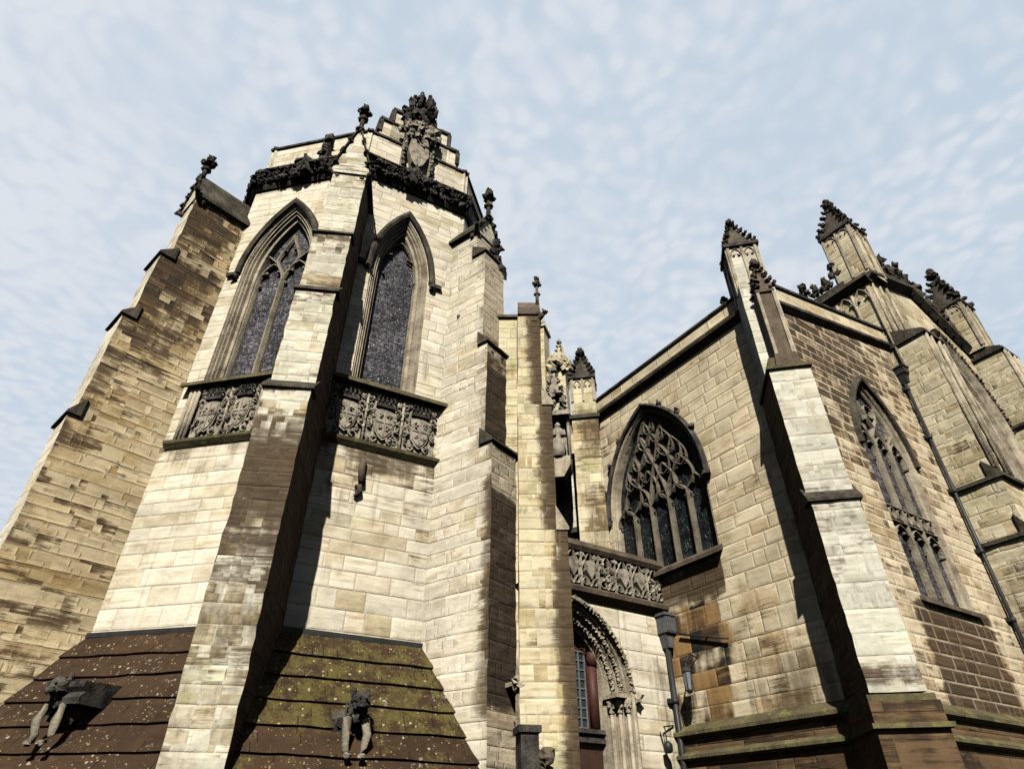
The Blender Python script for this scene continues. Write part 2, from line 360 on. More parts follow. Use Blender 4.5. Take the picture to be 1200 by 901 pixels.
        top = s.vert(c + Vector((0, 0, r * sc[2])), st); bot = s.vert(c - Vector((0, 0, r * sc[2])), st)
        for j in range(m - 2):
            for i in range(n):
                i2 = (i + 1) % n; s.f.append([b + j * n + i, b + (j + 1) * n + i, b + (j + 1) * n + i2, b + j * n + i2]); s.mi.append(mi); s.sm.append(False)
        for i in range(n):
            i2 = (i + 1) % n
            s.f.append([top, b + i, b + i2]); s.f.append([bot, b + (m - 2) * n + i2, b + (m - 2) * n + i]); s.mi += [mi, mi]; s.sm += [False, False]
    def build(s, name, mats, parent=None, jit=0., label=None):
        root = parent
        while root is not None and root.parent is not None: root = root.parent
        off = Vector(root.location) if root is not None else Vector((0, 0, 0))
        if jit:
            for i, p in enumerate(s.v):
                n1 = mn.noise_vector(p * 2.6) * jit + mn.noise_vector(Vector((p.x * 2, p.y * 2, p.z * 6.5))) * jit * .8
                s.v[i] = p + n1
        me = bpy.data.meshes.new(name)
        me.from_pydata([tuple(p - off) for p in s.v], [], s.f); me.update()
        if not isinstance(mats, (list, tuple)): mats = [mats]
        for m in mats: me.materials.append(MAT[m] if isinstance(m, str) else m)
        me.polygons.foreach_set('material_index', s.mi); me.polygons.foreach_set('use_smooth', s.sm)
        uvl = me.uv_layers.new(name='UVMap'); flat = [0.] * (2 * len(me.loops))
        for poly in me.polygons:
            nn = poly.normal; h = math.hypot(nn.x, nn.y)
            if h > .08: tx, ty = -nn.y / h, nn.x / h
            else: tx, ty = 1., 0.
            if ty < 0 or (abs(ty) < 1e-6 and tx < 0): tx, ty = -tx, -ty
            vs = 1 / max(h, .25)
            for li in poly.loop_indices:
                p = s.v[me.loops[li].vertex_index]
                flat[2 * li] = p.x * tx + p.y * ty
                flat[2 * li + 1] = p.z * vs if h > .08 else p.y
        uvl.data.foreach_set('uv', flat)
        a = me.attributes.new('stain', 'FLOAT', 'POINT'); a.data.foreach_set('value', [float(q[0]) for q in s.st])
        a = me.attributes.new('ochre', 'FLOAT', 'POINT'); a.data.foreach_set('value', [float(q[1]) for q in s.st])
        o = bpy.data.objects.new(name, me); SC.collection.objects.link(o)
        if parent is not None: o.parent = parent
        if label: o['label'] = label
        return o

def thing(name, loc, label, cat, group=None, kind=None):
    o = bpy.data.objects.new(name, None); SC.collection.objects.link(o); o.location = loc; o.empty_display_size = .3
    tag(o, label, cat, group, kind); return o
def tag(o, label=None, cat=None, group=None, kind=None):
    if label: o['label'] = label
    if cat: o['category'] = cat
    if group: o['group'] = group
    if kind: o['kind'] = kind
    return o

# arches
class Arch:
    def __init__(s, uc, a, zs, zsp, rise): s.uc, s.a, s.z0, s.zs = uc, a, zs, zsp; s.R = (rise * rise + a * a) / (2 * a)
    def top(s, u, off=0.):
        x = abs(u - s.uc); 
        if x > s.a - off + 1e-6: return s.z0
        R = s.R - off; k = x + s.R - s.a
        return s.zs + math.sqrt(max(R * R - k * k, 0))
    def pts(s, off=0., n=10, sill=0.):
        a = s.a - off; R = s.R - off; c = s.R - s.a
        th = math.acos(max(-1, min(1, c / R)))
        L = []
        for i in range(n + 1):
            t = th * i / n; L.append((s.uc + c - R * math.cos(t), s.zs + R * math.sin(t)))
        Rr = [(2 * s.uc - u, z) for (u, z) in L[:-1]][::-1]
        return [(s.uc - a, s.z0 + sill)] + L + Rr + [(s.uc + a, s.z0 + sill)]

def wall(mb, fr, u0, u1, z0, ztop, arches=(), fn=None, d=0., du=.45, dz=.45, mi=0):
    if not callable(ztop): zt0 = ztop; ztop = lambda u: zt0
    br = {u0, u1}
    n = max(1, int((u1 - u0) / du))
    for i in range(n + 1): br.add(u0 + (u1 - u0) * i / n)
    for A in arches:
        for (u, z) in A.pts(): br.add(u)
    br = sorted(b for b in br if u0 - 1e-6 <= b <= u1 + 1e-6)
    bb = [br[0]]
    for b in br[1:]:
        if b - bb[-1] > 1e-4: bb.append(b)
    def col(ua, ub, za0, zb0, za1, zb1):
        nz = max(1, int(max(za1 - za0, zb1 - zb0) / dz))
        f2 = (lambda x, y: fn(ua + (ub - ua) * x, (za0 + (za1 - za0) * y) * (1 - x) + (zb0 + (zb1 - zb0) * y) * x)) if fn else None
        mb.quad(fr.P(ua, d, za0), fr.P(ub, d, zb0), fr.P(ub, d, zb1), fr.P(ua, d, za1), 1, nz, f2, mi)
    for ua, ub in zip(bb, bb[1:]):
        um = (ua + ub) / 2; hit = None
        for A in arches:
            if abs(um - A.uc) < A.a: hit = A
        if hit:
            col(ua, ub, z0, z0, hit.z0, hit.z0)
            col(ua, ub, hit.top(ua) if abs(ua - hit.uc) < hit.a - 1e-5 else hit.zs, hit.top(ub) if abs(ub - hit.uc) < hit.a - 1e-5 else hit.zs, ztop(ua), ztop(ub))
        else: col(ua, ub, z0, z0, ztop(ua), ztop(ub))

def sweep(mb, fr, A, prof, st=(0, 0), arch_only=False, ext=0., mi=0, n=12, fn=None):
    """prof: list of (off inward, depth d)"""
    rows = []
    for (off, d) in prof:
        p = A.pts(off, n)
        if arch_only:
            p = p[1:-1]
            if ext: p = [(p[0][0], p[0][1] - ext)] + p + [(p[-1][0], p[-1][1] - ext)]
        rows.append([fr.P(u, d, z) for (u, z) in p])
    for r0, r1 in zip(rows, rows[1:]):
        b = len(mb.v)
        for p in r0: mb.vert(p, st)
        for p in r1: mb.vert(p, st)
        N = len(r0)
        for i in range(N - 1):
            mb.f.append([b + i, b + i + 1, b + N + i + 1, b + N + i]); mb.mi.append(mi); mb.sm.append(False)

def bar2(mb, fr, pts, w, d0, dep, st=(0, 0)):
    """tracery bar: chamfered section along (u,z) polyline, back at d0-dep.. front at d0"""
    N = len(pts); b = len(mb.v)
    sec = [(-.5, -1.), (-.5, -.55), (-.16, 0.), (.16, 0.), (.5, -.55), (.5, -1.)]
    for i, (u, z) in enumerate(pts):
        p0 = pts[max(i - 1, 0)]; p1 = pts[min(i + 1, N - 1)]
        t = Vector((p1[0] - p0[0], p1[1] - p0[1])); t.normalize(); nx, nz = -t.y, t.x
        for (a, c) in sec: mb.vert(fr.P(u + nx * w * a, d0 + c * dep, z + nz * w * a), st)
    k = len(sec)
    for i in range(N - 1):
        for j in range(k):
            j2 = (j + 1) % k
            mb.f.append([b + i * k + j, b + i * k + j2, b + (i + 1) * k + j2, b + (i + 1) * k + j]); mb.mi.append(0); mb.sm.append(False)
    mb.f.append([b + j for j in range(k)]); mb.f.append([b + (N - 1) * k + j for j in range(k)][::-1]); mb.mi += [0, 0]; mb.sm += [False, False]

def bez(p0, p1, p2, p3, n=8):
    o = []
    for i in range(n + 1):
        t = i / n; a = (1 - t) ** 3; b = 3 * t * (1 - t) ** 2; c = 3 * t * t * (1 - t); d = t ** 3
        o.append((a * p0[0] + b * p1[0] + c * p2[0] + d * p3[0], a * p0[1] + b * p1[1] + c * p2[1] + d * p3[1]))
    return o
def ring(c, rx, rz=None, n=14, a0=0, a1=360):
    rz = rz or rx
    return [(c[0] + rx * math.cos(rad(a0 + (a1 - a0) * i / n)), c[1] + rz * math.sin(rad(a0 + (a1 - a0) * i / n))) for i in range(n + 1)]
def cusp(mb, fr, c, ang, s, w, d, dep):
    """little cusp spike with bulb at (u,z) pointing along ang"""
    u, z = c; e = (u + s * math.cos(rad(ang)), z + s * math.sin(rad(ang)))
    bar2(mb, fr, [c, e], w, d, dep)
    mb.lump(fr.P(e[0], d - dep * .5, e[1]), w * .75, rough=.1, n=6, m=4)

def lighthead(mb, fr, uc, hw, z, h, w, d, dep, ogee=False):
    """cusped head of a light: springs at z, peaks at z+h"""
    for s in (-1, 1):
        P0 = (uc + s * hw, z); P3 = (uc, z + h)
        pts = bez(P0, (uc + s * hw, z + h * .55), (uc + s * hw * (.35 if ogee else .5), z + h * (.6 if ogee else .85)), P3)
        bar2(mb, fr, pts, w, d, dep)
        q = pts[3]; cusp(mb, fr, q, 180 - 25 if s > 0 else 25, hw * .42, w * .8, d - .01, dep * .7)
        q = pts[6]; 
        mb.lump(fr.P(uc + s * hw * .72, d - dep * .5, z + h * .02), w * .6, rough=.1, n=6, m=4)

# ---- crocketed spire / pinnacle
def crocket(mb, p, r, out, st=(0, 0)):
    mb.lump(p + out * r * .6, r, (1, 1, .8), .6, st)
    mb.lump(p + out * r * 1.4 + Vector((0, 0, r * .5)), r * .6, (1, 1, 1), .5, st)
def spire(mb, fr, w, z0, h, nc=5, cr=.07, top=True, mi=0):
    """square pyramid with crockets on its four arrises; fr centred"""
    c = [fr.P(x * w, y * w, z0) for x, y in ((-1, -1), (1, -1), (1, 1), (-1, 1))]
    tw = w * .12; t = [fr.P(x * tw, y * tw, z0 + h) for x, y in ((-1, -1), (1, -1), (1, 1), (-1, 1))]
    for k in range(4): mb.quad(c[k], c[(k + 1) % 4], t[(k + 1) % 4], t[k], 1, 3, mi=mi)
    ctr = fr.P(0, 0, 0)
    for k in range(4):
        out = Vector((c[k].x - ctr.x, c[k].y - ctr.y, 0)).normalized()
        for i in range(nc):
            s = (i + .45) / nc; p = c[k] * (1 - s) + t[k] * s; crocket(mb, p, cr * (1 - .25 * s), out)
    if top:
        zc = z0 + h
        mb.lathe(fr.P(0, 0, zc), [(tw * 1.3, 0), (cr * .7, cr), (cr * 1.2, cr * 1.4), (cr * .6, cr * 2)], 6)
        for k in range(4):
            a = rad(fr.n + 45 + 90 * k); o = Vector((math.sin(a), math.cos(a), 0)); crocket(mb, fr.P(0, 0, zc + cr * 1.4), cr * .95, o)
            a = rad(fr.n + 90 * k); o = Vector((math.sin(a), math.cos(a), 0)); crocket(mb, fr.P(0, 0, zc + cr * 1.2), cr * .8, o)
        mb.lump(fr.P(0, 0, zc + cr * 3.2), cr * 1.0, (1, 1, 1.3), .3)
def finial(mb, p, r, h):
    """slender stem with a knop and a fleur head"""
    mb.tube([p, p + Vector((0, 0, h))], r * .55, 6, r2=r * .35)
    mb.lathe(p + Vector((0, 0, h * .45)), [(r * .4, 0), (r * 1.1, r * .4), (r * .4, r * .9)], 7)
    for k in range(4):
        a = k * math.pi / 2 + .4; o = Vector((math.cos(a), math.sin(a), 0)); crocket(mb, p + Vector((0, 0, h * .82)), r * .8, o)
    mb.lump(p + Vector((0, 0, h + r * .5)), r * .9, (1, 1, 1.3), .3)

def shaftbox(mb, fr, w, d, z0, z1, nz=None, fn=None, mi=0, open_bottom=True):
    """four gridded sides + top around a centred frame (half sizes w along u, d along depth)"""
    nz = nz or max(1, int((z1 - z0) / .3)); P = fr.P
    cs = [(-w, d), (w, d), (w, -d), (-w, -d)]
    for k in range(4):
        a, b = cs[k], cs[(k + 1) % 4]
        mb.quad(P(a[0], a[1], z0), P(b[0], b[1], z0), P(b[0], b[1], z1), P(a[0], a[1], z1), 2, nz, fn, mi)
    mb.quad(*[P(c[0], c[1], z1) for c in cs], mi=mi)

# ---- stepped buttress:  fr at wall vertex, n = direction it projects
def buttress(parent, fr, hw, stages, z0, mats, stf=None, sts=None, ledge='sootmould', back=-.6, lip=.055, label=None, wz=.32, jit=.02):
    """stages: list of (z_top, projection).  mats=(front, side)"""
    mb = MB(); P = fr.P; zb = z0; leds = []
    if len(mats) == 2: mats = (mats[0], mats[1], mats[1])
    for i, (zt, pr) in enumerate(stages):
        nz = max(1, int((zt - zb) / .15))
        ff = (lambda x, y, zb=zb, zt=zt: stf(x, zb + (zt - zb) * y)) if stf else None
        mb.quad(P(-hw, pr, zb), P(hw, pr, zb), P(hw, pr, zt), P(-hw, pr, zt), 3, nz, ff, 0)
        nd = 6
        for s in (-1, 1):
            fs = (lambda x, y, zb=zb, zt=zt, pr=pr, s=s: sts(back + (pr - back) * x, zb + (zt - zb) * y, s, pr)) if sts else None
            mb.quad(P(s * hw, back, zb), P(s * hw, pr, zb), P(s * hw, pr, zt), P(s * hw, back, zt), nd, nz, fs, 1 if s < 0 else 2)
        if i < len(stages) - 1:
            pn = stages[i + 1][1]; zt2 = zt + wz
            # weathering: sloping slab from the front edge back to the next stage, over a projecting drip
            e = lip
            led = MB(); leds.append(led)
            led.profile(fr, [(pn - .12, zt - .001), (pr + e, zt - .001), (pr + e, zt + .05), (pn - .12, zt2 + .1)], -hw - e, hw + e)
        zb = zt
    pr = stages[-1][1]; zt = stages[-1][0]
    mb.quad(P(-hw, back, zt), P(hw, back, zt), P(hw, pr, zt), P(-hw, pr, zt))
    b = mb.build('buttress', list(mats), parent, jit=jit, label=label)
    for led in leds: led.build('weathering', ledge, b, jit=.006)
    return b

def beast(mb, fr, s=1.0, d0=0., z0=0.):
    """crouching carved beast facing outwards along +d"""
    def sk(pts, r0, r1, n=8):
        mb.tube([fr.P(u * s, d0 + d * s, z0 + z * s) for u, d, z in pts], r0 * s, n, r2=r1 * s)
    sk([(0, -.1, .25), (0, .1, .33), (0, .3, .42), (0, .42, .5)], .17, .11)
    mb.lump(fr.P(0, d0 + .5 * s, z0 + .56 * s), .13 * s, (1, 1, 1), .25, n=9, m=7)
    mb.lump(fr.P(0, d0 + .62 * s, z0 + .51 * s), .075 * s, (1, 1, .8), .2, n=8, m=6)
    for k in (-1, 1):
        mb.lump(fr.P(k * .1 * s, d0 + .45 * s, z0 + .68 * s), .05 * s, (1, 1, 1.6), .3)
        mb.lump(fr.P(k * .16 * s, d0 - .02 * s, z0 + .2 * s), .15 * s, (1, 1, 1.1), .3, n=8, m=6)

def carved_band(mb, fr, u0, u1, d, z0, z1, step=.16, r=.085):
    u = u0
    while u < u1:
        for row in range(2):
            z = z0 + (z1 - z0) * (.28 + .46 * row) + rnd.uniform(-.03, .03)
            mb.lump(fr.P(u + rnd.uniform(-.03, .03) + row * step * .5, d + rnd.uniform(-.02, .03), z), r * rnd.uniform(.8, 1.25), (1, 1, rnd.uniform(.8, 1.2)), .8)
        if rnd.random() < .6:
            q = [(u + step * .5 + .07 * math.cos(a) * (1 - a / 9), (z0 + z1) / 2 + .09 * math.sin(a) * (1 - a / 9)) for a in [k * .8 for k in range(8)]]
            mb.tube([fr.P(a, d + .06, b) for a, b in q], .022, 5)
        u += step

def coat_of_arms(parent, fr, uc, d, z0, z1, w, kind=0):
    """relief: crown over a quartered shield in leafy mantling. returns part with shield and crown sub-parts"""
    h = z1 - z0; mb = MB()
    for k in (-1, 1):                       # mantling scrolls
        for (cu, cz, r, t0) in ((.36, .60, .17, 0), (.40, .34, .15, 1.5), (.22, .12, .14, 3), (.42, .82, .12, 2.), (.30, .48, .09, 4.)):
            pts = []
            for i in range(12):
                a = t0 + i * .55; rr = r * (1 - i / 14)
                pts.append(fr.P(uc + k * (cu * w + rr * .62 * w * math.cos(a)), d + .07 + .02 * math.sin(a * 2), z0 + cz * h + rr * .8 * h * math.sin(a)))
            mb.tube(pts, .032, 5, r2=.018)
            mb.lump(fr.P(uc + k * cu * w, d + .07, z0 + cz * h), .05, (1, 1, 1), .5)
        for i in range(7):
            mb.lump(fr.P(uc + k * w * rnd.uniform(.25, .47), d + .05, z0 + h * rnd.uniform(.05, .95)), rnd.uniform(.03, .055), (1, 1, 1.2), .8)
    mb.box(fr, uc - w * .46, uc + w * .46, d - .012, d + .03, z0, z1)
    o = mb.build('coat_of_arms', 'carve', parent)
    sh = MB()
    def shape(s): return [(uc + s * x * w, z0 + h * (.40 + s * (y - .40))) for x, y in ((-.26, .62), (0, .66), (.26, .62), (.29, .40), (.22, .22), (.10, .12), (0, .08), (-.10, .12), (-.22, .22), (-.29, .40))]
    sh.prism(fr, shape(1.), d, d + .10); sh.prism(fr, shape(.86), d + .09, d + .125)
    sh.box(fr, uc - .012, uc + .012, d + .12, d + .145, z0 + h * .16, z0 + h * .60); sh.box(fr, uc - .22 * w, uc + .22 * w, d + .12, d + .143, z0 + h * .385, z0 + h * .41)
    for qx, qz in ((-.12, .5), (.12, .5), (-.11, .29), (.11, .29)):
        for i in range(3): sh.lump(fr.P(uc + (qx + rnd.uniform(-.035, .035)) * w, d + .125, z0 + h * (qz + rnd.uniform(-.04, .04))), .035, (1, 1, 1.2), .8)
    sh.build('shield', 'carve', o)
    cr = MB()
    for i in range(3):
        hw = w * (.26 - .02 * i); cr.profile(fr, [(d, z0 + h * (.68 + .035 * i)), (d + .15 - .015 * i, z0 + h * (.68 + .035 * i)), (d + .15 - .015 * i, z0 + h * (.70 + .035 * i)), (d, z0 + h * (.71 + .035 * i))], uc - hw, uc + hw)
    for k in (-1, -.5, 0, .5, 1):
        pts = [fr.P(uc + k * w * .24 * math.cos(t * 1.45) * (1.15 if t < .6 else 1), d + .1, z0 + h * (.78 + .15 * math.sin(t * 1.5))) for t in [j / 6 for j in range(7)]]
        cr.tube(pts, .022, 5)
        cr.lump(fr.P(uc + k * w * .24, d + .13, z0 + h * .80), .035, (1, 1, 1.3), .4)
    cr.lump(fr.P(uc, d + .1, z0 + h * .95), .05, (1, 1, 1), .2)
    cr.build('crown', 'blackstone', o)
    return o

# ------------------------------------------------------------------ ground
g = MB(); G = Fr((0, 0), 180)
g.face([Vector((-600, -600, 0)), Vector((600, -600, 0)), Vector((600, 900, 0)), Vector((-600, 900, 0))])
tag(g.build('ground', 'paving'), 'worn stone paving around the foot of the church', 'ground', kind='structure')

# ------------------------------------------------------------------ polygonal chapel
V = Vector((-4.384, 11.039)); L = 3.3
N1, N2 = 191.9, 151.9
V1 = V - D(N1 - 90) * L          # left vertex of facet 1  (u runs right)
V2 = V + D(N2 - 90) * L
F1 = Fr(V1, N1); F2 = Fr(V, N2)
N0, N3 = 240., 104.
F0 = Fr(V1 - D(N0 - 90) * L, N0); F3 = Fr(V2, N3)
chap = thing('polygonal_chapel', (V.x, V.y + 3, 0), 'tall pale many-sided chapel with stepped buttresses and arms under its windows, on the left', 'chapel')
AR = [Arch(1.50, 1.0, 10.0, 13.6, 2.55), Arch(1.58, .78, 10.0, 13.75, 2.25)]
Z_R, Z_BAND, Z_SILL, Z_FR0, Z_FR1, Z_PAR = 4.5, 8.45, 10.0, 17.1, 17.95, 19.3

def facet_stain(seed):
    def fn(u, z):
        s = 0.
        if z < 8.5: s += .42 * max(0, 1 - (8.45 - z) / .9)
        if seed == 2: s += .16 * max(0, min(1, (z - 5.8) / 2.2)) * (z < 8.6)
        if seed == 2 and z < 8.5 and u > 2.2: s += .06
        if z > 16.6: s -= .1
        if z < 5.2: s += .02
        return (s, 0)
    return fn
for fi, (F, has) in enumerate(((F0, False), (F1, True), (F2, True), (F3, False))):
    mb = MB()
    if has:
        A = AR[fi - 1]; hole = Arch(A.uc, A.a, Z_BAND + .1, A.zs, 2.55 if fi == 1 else 2.25)
        # lower wall, heraldic recess, upper wall around the window
        wall(mb, F, 0, L, 0, Z_BAND, fn=facet_stain(fi))
        wall(mb, F, 0, L, Z_BAND, Z_FR0 + .2, [hole], fn=facet_stain(fi))
    else:
        wall(mb, F, 0, L, 0, Z_FR0 + .2, fn=facet_stain(fi))
    mb.build('wall', 'facet', chap)
    # parapet above the frieze, set back a little
    mb = MB()
    mb.box(F, -.05, L + .05, -.45, -.06, Z_FR1 - .1, Z_PAR)
    pw = mb.build('parapet', 'facet', chap)
    mb = MB()
    mb.profile(F, [(-.5, Z_PAR), (.0, Z_PAR), (.0, Z_PAR + .09), (-.24, Z_PAR + .2), (-.5, Z_PAR + .09)], -.08, L + .08)
    mb.build('coping', 'blackstone', pw)
    # frieze: dark carved cornice
    mb = MB()
    mt = math.tan(rad(20))
    mb.profile(F, [(-.1, Z_FR0), (.06, Z_FR0), (.14, Z_FR0 + .1), (.14, Z_FR1 - .12), (.22, Z_FR1 - .05), (.22, Z_FR1), (-.1, Z_FR1 + .1)], -.0, L, mitre=(mt, mt))
    if fi in (1, 2, 0):
        carved_band(mb, F, -.05, L + .1, .2, Z_FR0, Z_FR1, .12, .085)
    mb.build('frieze', 'blackstone', chap, label='blackened carved foliage cornice')
# other sides and the roof, out of sight
mb = MB()
back = [F3.P(L, 0, 0), Vector((-1.2, 19.5, 0)), Vector((-10.5, 19.5, 0)), F0.P(0, 0, 0)]
for a, b in zip(back, back[1:]): mb.quad(a, b, b + Vector((0, 0, Z_PAR)), a + Vector((0, 0, Z_PAR)))
mb.build('wall', 'facet', chap)
mb = MB(); rim = [F0.P(0, -.5, 18.2), F1.P(0, -.5, 18.2), F2.P(0, -.5, 18.2), F3.P(0, -.5, 18.2), F3.P(L, -.5, 18.2), Vector((-1.2, 19.5, 18.2)), Vector((-10.5, 19.5, 18.2))]
ap = Vector((-5.3, 15.5, 19.0))
for a, b in zip(rim, rim[1:] + rim[:1]): mb.face([a, b, ap])
mb.build('roof', 'slate', chap)

# windows of the chapel
def chapel_window(F, A0, lights):
    rise = 2.55 if lights == 2 else 2.25
    A = Arch(A0.uc, A0.a, Z_SILL, A0.zs, rise)
    w = MB()
    prof = [(0, 0), (.015, -.04), (.05, -.03), (.065, -.09), (.11, -.08), (.125, -.15), (.17, -.14), (.185, -.24), (.25, -.26), (.27, -.5)]
    sweep(w, F, A, prof)
    wo = w.build('window', 'mould', chap)
    gA = Arch(A.uc, A.a - .3, Z_SILL - .1, A.zs, 1)
    gm = MB(); pts = A.pts(.22, 12); pts[0] = (pts[0][0], Z_SILL - .05); pts[-1] = (pts[-1][0], Z_SILL - .05)
    c = (A.uc, A.zs)
    for p, q in zip(pts, pts[1:]): gm.face([F.P(c[0], -.44, c[1]), F.P(p[0], -.44, p[1]), F.P(q[0], -.44, q[1])])
    gm.face([F.P(c[0], -.44, c[1]), F.P(pts[0][0], -.44, pts[0][1]), F.P(pts[-1][0], -.44, pts[-1][1])])
    gm.build('glass', 'glass', wo)
    # hood mould with stops
    h = MB(); HA = Arch(A.uc, A.a, Z_SILL, A.zs, rise)
    sweep(h, F, HA, [(-.02, -.02), (-.02, .09), (-.09, .13), (-.17, .10), (-.20, -.02)], arch_only=True, n=14)
    for s in (-1, 1):
        x = A.uc + s * (A.a + .1)
        h.profile(F, [(-.02, A.zs - .1), (.10, A.zs - .1), (.12, A.zs), (.06, A.zs + .06), (-.02, A.zs + .08)], min(x, x + s * .28), max(x, x + s * .28))
        h.lump(F.P(x + s * .02, .08, A.zs - .14), .10, (1, 1, 1.1), .4)
    h.build('hood_mould', 'sootmould', wo, jit=.006)
    t = MB(); d, dep, wd = -.30, .14, .085
    if lights == 2:
        a = A.a - .26; zsp = A.zs - .10
        bar2(t, F, [(A.uc, Z_SILL), (A.uc, zsp)], .12, d + .03, .2)
        for s in (-1, 1):
            bar2(t, F, [(A.uc + s * (a - .02), Z_SILL), (A.uc + s * (a - .02), A.zs)], .08, d + .01, .16)
            uc = A.uc + s * a / 2
            lighthead(t, F, uc, a / 2, zsp - .1, .75, wd, d, dep)
            # Y branch and side daggers
            bar2(t, F, bez((A.uc, zsp - .15), (A.uc, zsp + .3), (A.uc + s * a * .3, zsp + .45), (A.uc + s * a * .42, zsp + .75)), wd, d + .01, dep)
            bar2(t, F, bez((A.uc + s * a * .42, zsp + .72), (A.uc + s * a * .45, zsp + 1.0), (A.uc + s * a * .1, zsp + 1.3), (A.uc, zsp + 1.75)), wd, d, dep)
            bar2(t, F, bez((A.uc + s * a * .42, zsp + .7), (A.uc + s * a * .6, zsp + .85), (A.uc + s * a * .75, zsp + .95), (A.uc + s * a * .80, zsp + 1.0)), wd, d, dep)
            cusp(t, F, (A.uc + s * a * .33, zsp + 1.15), 180 if s > 0 else 0, .13, .05, d, .09)
        cusp(t, F, (A.uc, zsp + .35), 90, .15, .05, d, .09)
    else:
        a = A.a - .26; lighthead(t, F, A.uc, a, A.zs + .2, 1.35, .06, d, .12)
    t.build('tracery', 'trac', wo)
for F, A0, nl in ((F1, AR[0], 2), (F2, AR[1], 1)):
    chapel_window(F, A0, nl)

# heraldic panels between band and sill
for F, L0, L1 in ((F1, .66, 2.95), (F2, .42, 2.95)):
    mb = MB()
    # recessed back plate and jamb shafts
    mb.box(F, L0 - .1, L1 + .1, -.3, -.02, Z_BAND, Z_SILL)
    hp = mb.build('heraldic_panel', 'carve', chap)
    n = 3; w = (L1 - L0) / n
    for u in (L0 - .28, L0 - .18, L0 - .08): jm = MB(); jm.tube([F.P(u, .07, Z_BAND), F.P(u, .07, Z_SILL - .15)], .045, 8); jm.build('jamb_shaft', 'mould', hp)
    for i in range(n):
        uc = L0 + w * (i + .5)
        coat_of_arms(hp, F, uc, .0, Z_BAND + .04, Z_SILL - .12, w * .98)
    for i in range(1, n):
        u = L0 + w * i; mb = MB()
        mb.tube([F.P(u, .07, Z_BAND), F.P(u, .07, Z_SILL - .25)], .03, 6)
        for k in range(6): mb.lump(F.P(u + rnd.uniform(-.02, .02), .08, Z_BAND + .2 + k * .2), .035, (1, 1, 1.3), .6)
        mb.build('divider', 'mould', hp)
    mb = MB(); mb.profile(F, [(-.1, Z_SILL), (.0, Z_SILL - .02), (.18, Z_SILL - .16), (.24, Z_SILL - .16), (.24, Z_SILL - .07), (.02, Z_SILL + .10), (-.5, Z_SILL + .12)], .15, L - .12)
    mb.build('sill', 'mossledge', chap, jit=.006)
    mb = MB(); mb.profile(F, [(-.1, Z_BAND - .14), (.02, Z_BAND - .14), (.12, Z_BAND - .04), (.14, Z_BAND + .02), (.02, Z_BAND + .10), (-.1, Z_BAND + .1)], .15, L - .12)
    mb.build('string_course', 'mossledge', chap, jit=.01)
# broken downspout stub on facet 2
mb = MB(); mb.tube([F2.P(1.38, .05, 8.05), F2.P(1.36, .09, 7.8), F2.P(1.42, .05, 7.5)], .075, 7); mb.lump(F2.P(1.36, .06, 7.35), .09, (1, 1, 1.4), .6)
mb.build('waterspout', 'brownstone', chap)

# sloping stone roof at the foot
for F, moss in ((F1, 0.0), (F2, 1.0)):
    mb = MB(); tanr = math.tan(rad(57)); mt = math.tan(rad(20))
    z = Z_R; k = 0; hgt = .385
    while z > .9:
        d0 = (Z_R - z) / tanr; d1 = (Z_R - (z - hgt)) / tanr
        z1 = z - hgt
        nu = 6
        def fn(x, y, z=z): return (0, moss * (.95 if z > 3.3 else .55))
        a = F.P(-mt * d0, d0 + .035, z - .01); b = F.P(L + mt * d0, d0 + .035, z - .01)
        c = F.P(L + mt * d1, d1 + .11, z1 - .03); e = F.P(-mt * d1, d1 + .11, z1 - .03)
        mb.quad(a, b, c, e, 16, 3, fn)
        c2 = F.P(L + mt * d1, d1 + .0, z1 - .065); e2 = F.P(-mt * d1, d1 + .0, z1 - .065)
        mb.quad(e, c, c2, e2, 16, 1, fn)
        z = z1; k += 1
    mb.quad(e2, c2, Vector((c2.x, c2.y, 0)), Vector((e2.x, e2.y, 0)))
    mb.build('lean_to_roof', 'roof', chap, jit=.018, label='brown stone slabs with ' + ('green moss' if moss else 'white lichen'))
    mb = MB(); mb.box(F, 0, L, -.05, .06, Z_R - .03, Z_R + .055); 
    mb.build('flashing', 'iron', chap, jit=.008)

# chapel buttresses
def st_front(lo, hi, side=0.):
    def fn(x, z):
        return (lo + (hi - lo) * max(0, min(1, (9.5 - z) / 7.)) + side * abs(x - .5), 0)
    return fn
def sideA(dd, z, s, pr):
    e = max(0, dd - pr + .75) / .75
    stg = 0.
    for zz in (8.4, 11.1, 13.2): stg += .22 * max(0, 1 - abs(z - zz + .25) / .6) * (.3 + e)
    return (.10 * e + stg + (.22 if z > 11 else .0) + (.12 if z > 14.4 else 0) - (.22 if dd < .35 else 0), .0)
bA = Fr(V1 + D(222) * .0, 222.)
bA = Fr(V1 - D(132) * .38, 222.)
bB = Fr(V, 172.); bC = Fr(V2 + D(36) * .15, 126.)
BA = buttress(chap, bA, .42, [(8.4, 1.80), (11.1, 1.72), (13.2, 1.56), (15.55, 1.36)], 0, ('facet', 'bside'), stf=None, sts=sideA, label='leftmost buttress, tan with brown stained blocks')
def frontB(x, z):
    s = .0
    if z < 7.6: s = .14 + .10 * math.sin(z * 2.1)
    if 4.4 < z < 7.9: s += .40 * min(1, (z - 4.4) / .9)
    if z < 5: s += .16
    if z < 3.9: s -= .12
    if 9.6 < z < 10.6: s += -.12
    if 12 < z < 13: s += .12
    for zz in (8.45, 11.1, 13.1):
        if 0 < zz - z < .35: s += .2
        if 0 < z - zz < .5: s += .08
    s += .15 * max(0, abs(x - .5) - .3)
    return (s, 0)
